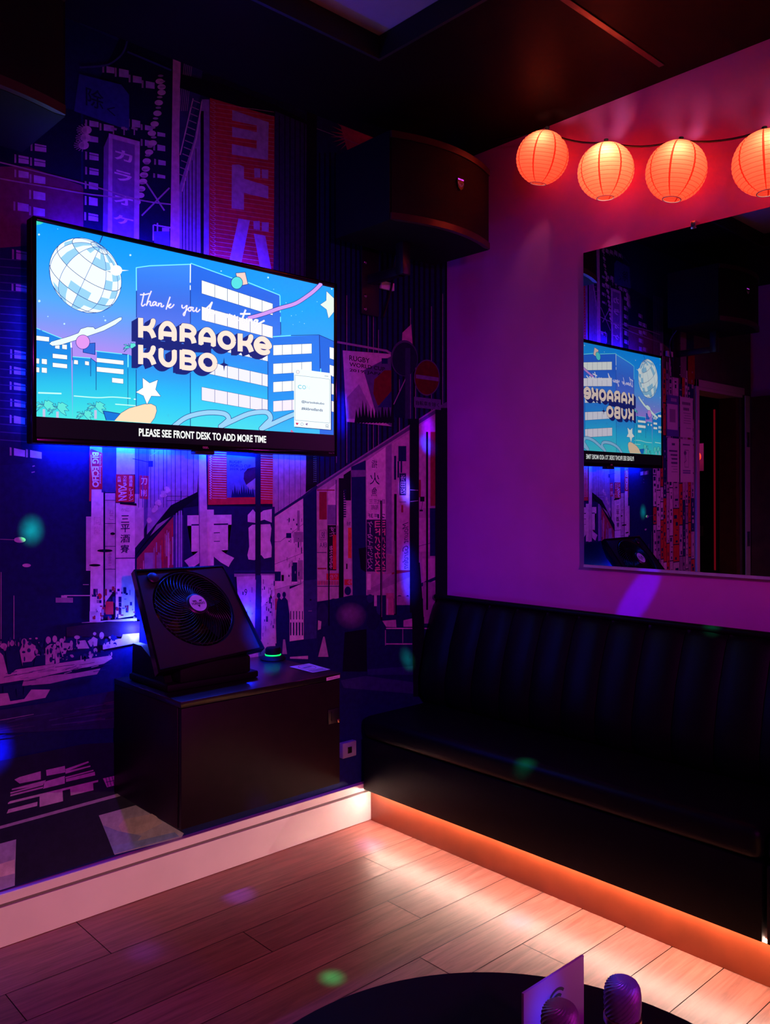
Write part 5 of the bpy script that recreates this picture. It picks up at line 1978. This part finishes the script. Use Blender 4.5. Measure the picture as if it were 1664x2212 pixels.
# ------------------------------------------------------------------ padded benches along the right wall
SX, SZ, SB = -0.50, 0.405, 0.13


def bench(y0, y1, label, ledge):
    b = thing('bench', label, 'bench', (-0.25, (y0 + y1) / 2, 0), 'padded wall benches')
    bm = NB()
    box(bm, SX, SX + 0.05, y0 + .004, y1 - .004, SB, SZ - 0.075, 0.004)
    box(bm, SX + 0.05, -0.03, y0 + .004, y1 - .004, SB + 0.02, SZ - 0.085)
    obj('front_panel', bm, M['leather'], b, 30)
    # seat cushion: crowned, with rounded front edge
    bm = NB()
    box(bm, SX - 0.008, -0.15, y0 + .003, y1 - .003, SZ - 0.075, SZ + 0.012, 0.028, 4)
    obj('seat', bm, M['leather'], b, 40)
    # channelled backrest
    n = max(1, round((y1 - y0) / 0.1435))
    wch = (y1 - y0 - 0.008) / n
    for i in range(n):
        ya = y0 + .004 + wch * i + .0012
        yb_ = ya + wch - .0024
        prof = [(-0.175, SZ + 0.014), (-0.205, SZ + 0.05), (-0.205, SZ + .12), (-0.175, 0.66), (-0.135, 0.77), (-0.118, 0.815), (-0.100, 0.836), (-0.060, 0.838), (-0.035, 0.82), (-0.035, SZ + 0.014)]
        bm = NB()
        m_ = 6
        rr = []
        for k in range(m_ + 1):
            t = k / m_
            sw = 1 - abs(2 * t - 1) ** 3
            dx = -0.014 * (sw - 1)
            y_ = ya + (yb_ - ya) * t
            rr.append([bm.verts.new((x + (dx if x < -0.09 else 0), y_, z - (dx * .5 if z > .8 else 0))) for x, z in prof])
        for A_, B_ in zip(rr, rr[1:]):
            for q in range(len(prof)):
                w_ = (q + 1) % len(prof)
                bm.faces.new((A_[q], B_[q], B_[w_], A_[w_]))
        bm.faces.new(list(reversed(rr[0]))); bm.faces.new(rr[-1])
        bmesh.ops.recalc_face_normals(bm, faces=bm.faces)
        obj('back_channel', bm, M['leather'], b, 50)
    bm = NB()
    tube(bm, [(-0.098, y0 + .004, 0.842), (-0.098, y1 - .004, 0.842)], 0.011, 10)
    obj('top_welt', bm, M['leather'], b, 50)
    bm = NB(); box(bm, -0.034, -0.012, y0 + .004, y1 - .004, 0.14, 0.825)
    obj('back_frame', bm, M['black_matte'], b)
    bm = NB(); box(bm, -0.456, -0.44, y0, y1, 0.0005, SB + 0.018, 0.001)
    obj('kick_board', bm, M['kick'], b, 30)
    return b


YS = -1.5565
bench(YS, -0.026, 'black padded bench between the mural wall and the seam, below the mirror', True)
bench(-2.95, YS - 0.003, 'black padded bench beyond the seam at the right edge of the photo', True)
bm = NB(); prism(bm, [(SX + .014, -2.93, SB - .0005), (SX + .028, -2.93, SB - .0005), (SX + .026, -2.93, SB - .003), (SX + .019, -2.93, SB - .006)], (0, 2.88, 0))
tag(obj('led_strip', bm, M['led_warm']), 'warm white light strip glowing under the front edge of the benches', 'light strip')

lamp('strip_light', 'AREA', (SX + .012, -1.47, SB - .0035), (1.0, .70, .55), 5.2, aim=(SX - 1, -1.47, SB - .55), shape='RECTANGLE', size=2.86, size_y=.004)
# ------------------------------------------------------------------ round table with its things
TZ, TR_ = 0.55, 0.356
tcx, tcy = -1.928, -1.908
tb = thing('round_table', 'round black table in the foreground with two microphones on it', 'table', (tcx, tcy, 0))
bm = NB(); lathe(bm, [(TR_ - .02, TZ - .028), (TR_ - .003, TZ - .024), (TR_, TZ - .018), (TR_, TZ - .005), (TR_ - .003, TZ), (0, TZ)], (tcx, tcy, 0), 96)
obj('tabletop', bm, M['black_matte'], tb, 30)
bm = NB(); lathe(bm, [(0.032, 0.025), (0.032, TZ - .05), (0.12, TZ - .03)], (tcx, tcy, 0), 32)
obj('pedestal', bm, M['dark_metal'], tb, 40)
bm = NB(); lathe(bm, [(0.21, 0.0005), (0.21, 0.010), (0.19, 0.018), (0.05, 0.026), (0.034, 0.03)], (tcx, tcy, 0), 48)
obj('base', bm, M['dark_metal'], tb, 40)


def mic(x, y, ztop, label):
    m_ = thing('microphone', label, 'microphone', (x, y, TZ), 'microphones on the round table')
    h0 = TZ + .0008
    hb = ztop - 0.045
    bm = NB()
    lathe(bm, [(.024, 0), (.024, .004), (.0165, .010), (.0155, .03), (.0175, (hb - h0) * .7), (.0180, hb - h0 - .002)], (x, y, h0), 32)
    obj('handle', bm, M['mic_body'], m_, 40)
    bm = NB(); lathe(bm, [(.0180, 0), (.0203, .001), (.0203, .006), (.019, .0075)], (x, y, hb - .002), 40)
    obj('ring', bm, M['mic_ring'], m_, 40)
    # mesh head: fine woven ridges
    bm = NB()
    prof = [(.0185, .006), (.0194, .012), (.0198, .020), (.0195, .029), (.0184, .036), (.0160, .0408), (.0115, .0438), (.006, .0448), (.0, .045)]
    n_, rows_ = 44, 22
    rr = []
    for i in range(rows_ + 1):
        t = i / rows_ * (len(prof) - 1)
        k = min(int(t), len(prof) - 2); f_ = t - k
        r_ = prof[k][0] * (1 - f_) + prof[k + 1][0] * f_; z_ = prof[k][1] * (1 - f_) + prof[k + 1][1] * f_
        rr.append([bm.verts.new(Vector((x, y, hb)) + Vector(((r_ + (.0006 if (i + q) % 2 else -.0005)) * cos(2 * pi * q / n_), (r_ + (.0006 if (i + q) % 2 else -.0005)) * sin(2 * pi * q / n_), z_))) for q in range(n_)])
    for A_, B_ in zip(rr, rr[1:]):
        for q in range(n_):
            w_ = (q + 1) % n_
            bm.faces.new((A_[q], A_[w_], B_[w_], B_[q]))
    bmesh.ops.remove_doubles(bm, verts=bm.verts, dist=1e-6)
    obj('mesh_head', bm, M['mic_mesh'], m_)
    return m_


mic(-1.824, -1.966, .726, 'upright silver-headed microphone standing right of the table card')
mic(-1.904, -1.941, .721, 'upright silver-headed microphone in front of the table card')
# table card
cy_ = -1.8635
tr, tl = on_y(1262, 2063, cy_), on_y(1132, 2147, cy_)
zc = (tr.z + tl.z) / 2
card = thing('table_card', 'white upright card with a wireless symbol standing on the round table', 'card', ((tr.x + tl.x) / 2, cy_, TZ))
bm = NB(); box(bm, tl.x, tr.x, cy_, cy_ + .0035, TZ + .001, zc, .0004)
obj('panel', bm, M['card'], card)
Pw = Paint(lambda u, v: on_y(u, v, cy_ - .0004), (0, -1, 0), .0001)
wc = on_y(1204, 2171, cy_ - .0004)
for r_, w_ in ((.0205, .0036), (.0135, .0036), (.0070, .0034)):
    n_ = 20
    for i in range(n_):
        a0, a1 = radians(45 + 90 * i / n_), radians(45 + 90 * (i + 1) / n_)
        Pw.raw([wc + Vector((q * cos(a), 0, q * sin(a))) for q, a in ((r_, a0), (r_, a1), (r_ - w_, a1), (r_ - w_, a0))], [(.02, .015, .03)] * 4)
Pw.raw([wc + Vector((.0024 * cos(2 * pi * i / 14), 0, .0024 * sin(2 * pi * i / 14))) for i in range(14)], [(.02, .015, .03)] * 14)
Pw.build('wireless_symbol', M['print'], card)

# ------------------------------------------------------------------ door, posters and corridor (seen in the mirror)
HD = 1.92
bm = NB()
box(bm, DX1 - .001, DX1 + .03, -.022, -.001, 0.001, HD + .045, .002)
box(bm, DX0 - .03, DX1 + .03, -.022, -.001, HD + .0, HD + .045, .002)
box(bm, DX1 - .010, DX1 - .001, -.02, T, 0.001, HD)
box(bm, DX0 + .001, DX1 - .010, -.02, T, HD - .02, HD - .001)
obj('door_frame', bm, M['frame_paint'], kind='structure').name = 'trim_3'
bm = NB(); box(bm, DX0 + .001, DX0 + .05, 0.004, T, 0.001, HD - .021)
obj('trim_4', bm, M['door_wood'], kind='structure')
dl = bpy.data.objects.new('door_1', None); link(dl); dl.location = (-3.15, -.03, 0); dl['kind'] = 'structure'
dl['label'] = 'red-brown door leaf standing open against the back wall'
bm = NB(); box(bm, -3.175, -3.137, -.80, -.035, .008, HD - .01, .002)
obj('door_leaf', bm, M['door_wood'], dl, 30)
bm = NB(); box(bm, -3.135, -3.062, -.030, -.024, .005, HD - .005, .001)
he = obj('hinge_edge', bm, M['grey_metal'], dl)
for zh in (1.62, .95):
    bm = NB(); box(bm, -3.122, -3.078, -.0325, -.0302, zh - .05, zh + .05, .001)
    for k in range(4):
        lathe(bm, [(.006, 0), (.004, .0015), (0, .0016)], (-3.107 + .014 * (k % 2), -.0325, zh - .036 + .024 * k), 10, (0, -1, 0))
    obj('hinge', bm, M['chrome'], he, 30)
rp = random.Random(2)
posters = [(-2.145, -2.000, 1.600, 1.842, 'blue-edged notice sheet with a square panel, upper left of the four notices by the door', 'blue'),
           (-2.325, -2.160, 1.600, 1.842, 'white notice with large heading, upper one nearest the door', 'head'),
           (-2.145, -2.000, 1.330, 1.588, 'white notice with short lines of print, lower one nearest the television', 'lines'),
           (-2.325, -2.160, 1.330, 1.588, 'white notice with a small outlined drawing, lower one nearest the door', 'draw')]
for x0, x1, z0, z1, lab, kd in posters:
    Q = Paint(lambda x, z: Vector((x, -.016, z)), (0, -1, 0), .0002)
    Q.rect(x0, z0, x1, z1, (.74, .70, .74)); Q.up()
    w_, h_ = x1 - x0, z1 - z0
    inkc = (.10, .08, .22)
    if kd == 'blue':
        Q.rect(x0, z0, x1, z0 + h_ * .16, (.10, .10, .42)); Q.rect(x0, z1 - h_ * .22, x1, z1, (.10, .10, .42)); Q.rect(x0, z0, x0 + w_ * .1, z1, (.10, .10, .42))
        Q.up(); Q.rect(x0 + w_ * .3, z0 + h_ * .34, x0 + w_ * .8, z0 + h_ * .66, (.34, .28, .40))
        for k in range(5):
            Q.rect(x0 + w_ * (.2 + .1 * k), z1 - h_ * .15, x0 + w_ * (.27 + .1 * k), z1 - h_ * .07, (.6, .55, .7))
    if kd == 'head':
        for r_, k0, k1 in ((.12, .2, .8), (.26, .3, .7)):
            x = x0 + w_ * k0
            while x < x0 + w_ * k1:
                Q.rect(x, z1 - h_ * (r_ + .07), x + w_ * .05, z1 - h_ * r_, inkc); x += w_ * .065
    if kd == 'draw':
        Q.line([(x0 + w_ * .35, z0 + h_ * .35), (x0 + w_ * .65, z0 + h_ * .35), (x0 + w_ * .65, z0 + h_ * .75), (x0 + w_ * .35, z0 + h_ * .75)], .003, inkc, closed=True)
        Q.ell(x0 + w_ * .62, z0 + h_ * .68, w_ * .10, h_ * .05, inkc, 12); Q.line([(x0 + w_ * .62, z0 + h_ * .66), (x0 + w_ * .55, z0 + h_ * .5), (x0 + w_ * .7, z0 + h_ * .45)], .004, inkc)
        for r_ in (.25, .20):
            Q.rect(x0 + w_ * .2, z0 + h_ * r_, x0 + w_ * .8, z0 + h_ * (r_ + .03), (.14, .14, .42))
        Q.rect(x0 + w_ * .25, z1 - h_ * .14, x1 - w_ * .2, z1 - h_ * .11, inkc)
    if kd in ('head', 'lines'):
        for k in range(9):
            if rp.random() < .75:
                z = z0 + h_ * (.10 + .062 * k)
                Q.rect(x0 + w_ * .15, z, x0 + w_ * (.5 + .35 * rp.random()), z + h_ * .016, (.30, .26, .40))
        if kd == 'lines':
            Q.rect(x0 + w_ * .35, z1 - h_ * .16, x0 + w_ * .62, z1 - h_ * .11, inkc)
            for k in range(4):
                Q.rect(x0 + w_ * .15, z0 + h_ * (.42 + .09 * k), x0 + w_ * (.6 + .25 * rp.random()), z0 + h_ * (.46 + .09 * k), inkc)
    o = Q.build('notice_sheet', M['print'])
    bmn = bmesh.new(); bmn.from_mesh(o.data); bmn.free()
    tag(o, lab, 'notice', 'notices beside the door')
# corridor beyond the doorway
bm = NB(); box(bm, -5.2, DX1 + 1.0, 1.45, 1.55, 0, 2.6)
obj('wall_corridor', bm, M['wall_dark'], kind='structure').name = 'wall_far'
bm = NB()
box(bm, -4.3, -4.2, T, .795, 0, 2.6); box(bm, -4.3, -4.2, 1.12, 1.45, 0, 2.6); box(bm, -4.3, -4.2, .795, 1.12, 1.68, 2.6); box(bm, -4.3, -4.2, .795, 1.12, 0, 1.445)
obj('wall_end', bm, M['wall_dark'], kind='structure')
bm = NB(); box(bm, -4.62, -4.60, .7, 1.45, 0, 2.6)
obj('wall_beyond', bm, M['pink_wall'], kind='structure')
bm = NB(); box(bm, DX1 + .9, DX1 + 1.0, T, 1.45, 0, 2.6); box(bm, -4.62, DX1 + 1.0, T, 1.45, 2.6, 2.66)
obj('ceiling', bm, M['wall_dark'], kind='structure').name = 'ceiling_corridor'
bm = NB(); box(bm, -4.198, -4.185, .80, 1.12, .90, .985)
obj('trim_5', bm, M['frame_paint'], kind='structure')
p_ = Vector((-4.42, .975, 1.575))
dl_ = dup(rt, p_, 'small distant lantern glowing beyond the doorway, seen in the mirror')
dl_.scale = (.52, .52, .52)
lamp('corridor_light', 'POINT', (-4.41, .968, 1.59), (1.0, .5, .35), .4, shadow_soft_size=.016)
lamp('corridor_pink', 'POINT', (-4.40, .90, 2.1), (1.0, .05, .55), 7.0, shadow_soft_size=.05)
bm = NB(); box(bm, -4.198, -4.192, .694, .706, .62, 1.95)
tag(obj('red_light_strip', bm, M['led_red']), 'thin vertical red light line in the corridor beyond the doorway', 'light strip')

# ------------------------------------------------------------------ coloured spots from the ceiling party lamp, plus added ones imitating reflections
PL = Vector((-1.75, -2.0, 2.62))


def beam(target, color, energy, deg, src=PL, blend=1.0, sx=1.0):
    o = lamp('party_or_reflection_spot', 'SPOT', src, color, energy * 40, aim=target, spot_size=radians(deg * .85), spot_blend=blend, shadow_soft_size=.02)
    o.scale = (1, sx, 1)
    return o


GRN, VIO, BLU = (0.0, 1.0, .35), (.10, .04, 1.0), (.0, .03, 1.0)
beam(on_y(68, 1146), (0, 1, .12), 260, 1.5)
beam(on_z(718, 2112), GRN, 34, 1.5)
beam(on_x(1135, 1657, -.49), GRN, 110, 1.6)
beam(on_x(1540, 1352, -.1), GRN, 60, 1.2)
beam(on_y(880, 1425), (0, 1, .12), 130, 1.2)
beam(on_z(515, 1932), VIO, 22, 2.6)
beam(on_z(312, 2056), VIO, 7, 2.6)
beam(on_z(800, 1825), VIO, 30, 2.6)
beam(on_z(1120, 1990), VIO, 15, 2.4)
beam(on_y(-8, 1625), BLU, 150, 2.0)
beam(on_y(886, 1240), BLU, 70, 1.9, sx=2.6)  # added spot in place of a blue reflection in the glossy mural
beam(on_y(880, 1062), (.1, .08, 1), 60, 1.5, sx=1.6)  # likewise imitates a reflection on the printed post
beam(on_y(925, 962), BLU, 70, 1.7)  # stand-in for a reflected glint, not a thrown beam
beam(on_y(925, 925), (.25, .0, 1.0), 24, 1.5, sx=1.8)
beam(on_y(737, 895), BLU, 90, 1.2, sx=4.0)
beam(on_z(560, 1440, KZ1), BLU, 150, 5.0)
beam(Vector((-1.828, cy_, .64)), BLU, 16, 2.2, src=Vector((-1.9, -3.4, 2.5)))
# soft-edged blue band on the wall under the mirror
wb = on_x(1378, 1292, 0)
bo_ = lamp('blue_band', 'SPOT', (-2.7, -1.9, 2.3), (.06, .0, 1.0), 420, aim=wb, spot_size=radians(3.4), spot_blend=.5, shadow_soft_size=.01)
bo_.scale = (0.55, 1.5, 1.0)
bo_.rotation_euler = (Matrix.LocRotScale(None, bo_.rotation_euler, None).to_3x3() @ Matrix.Rotation(radians(-38), 3, 'Z')).to_euler()
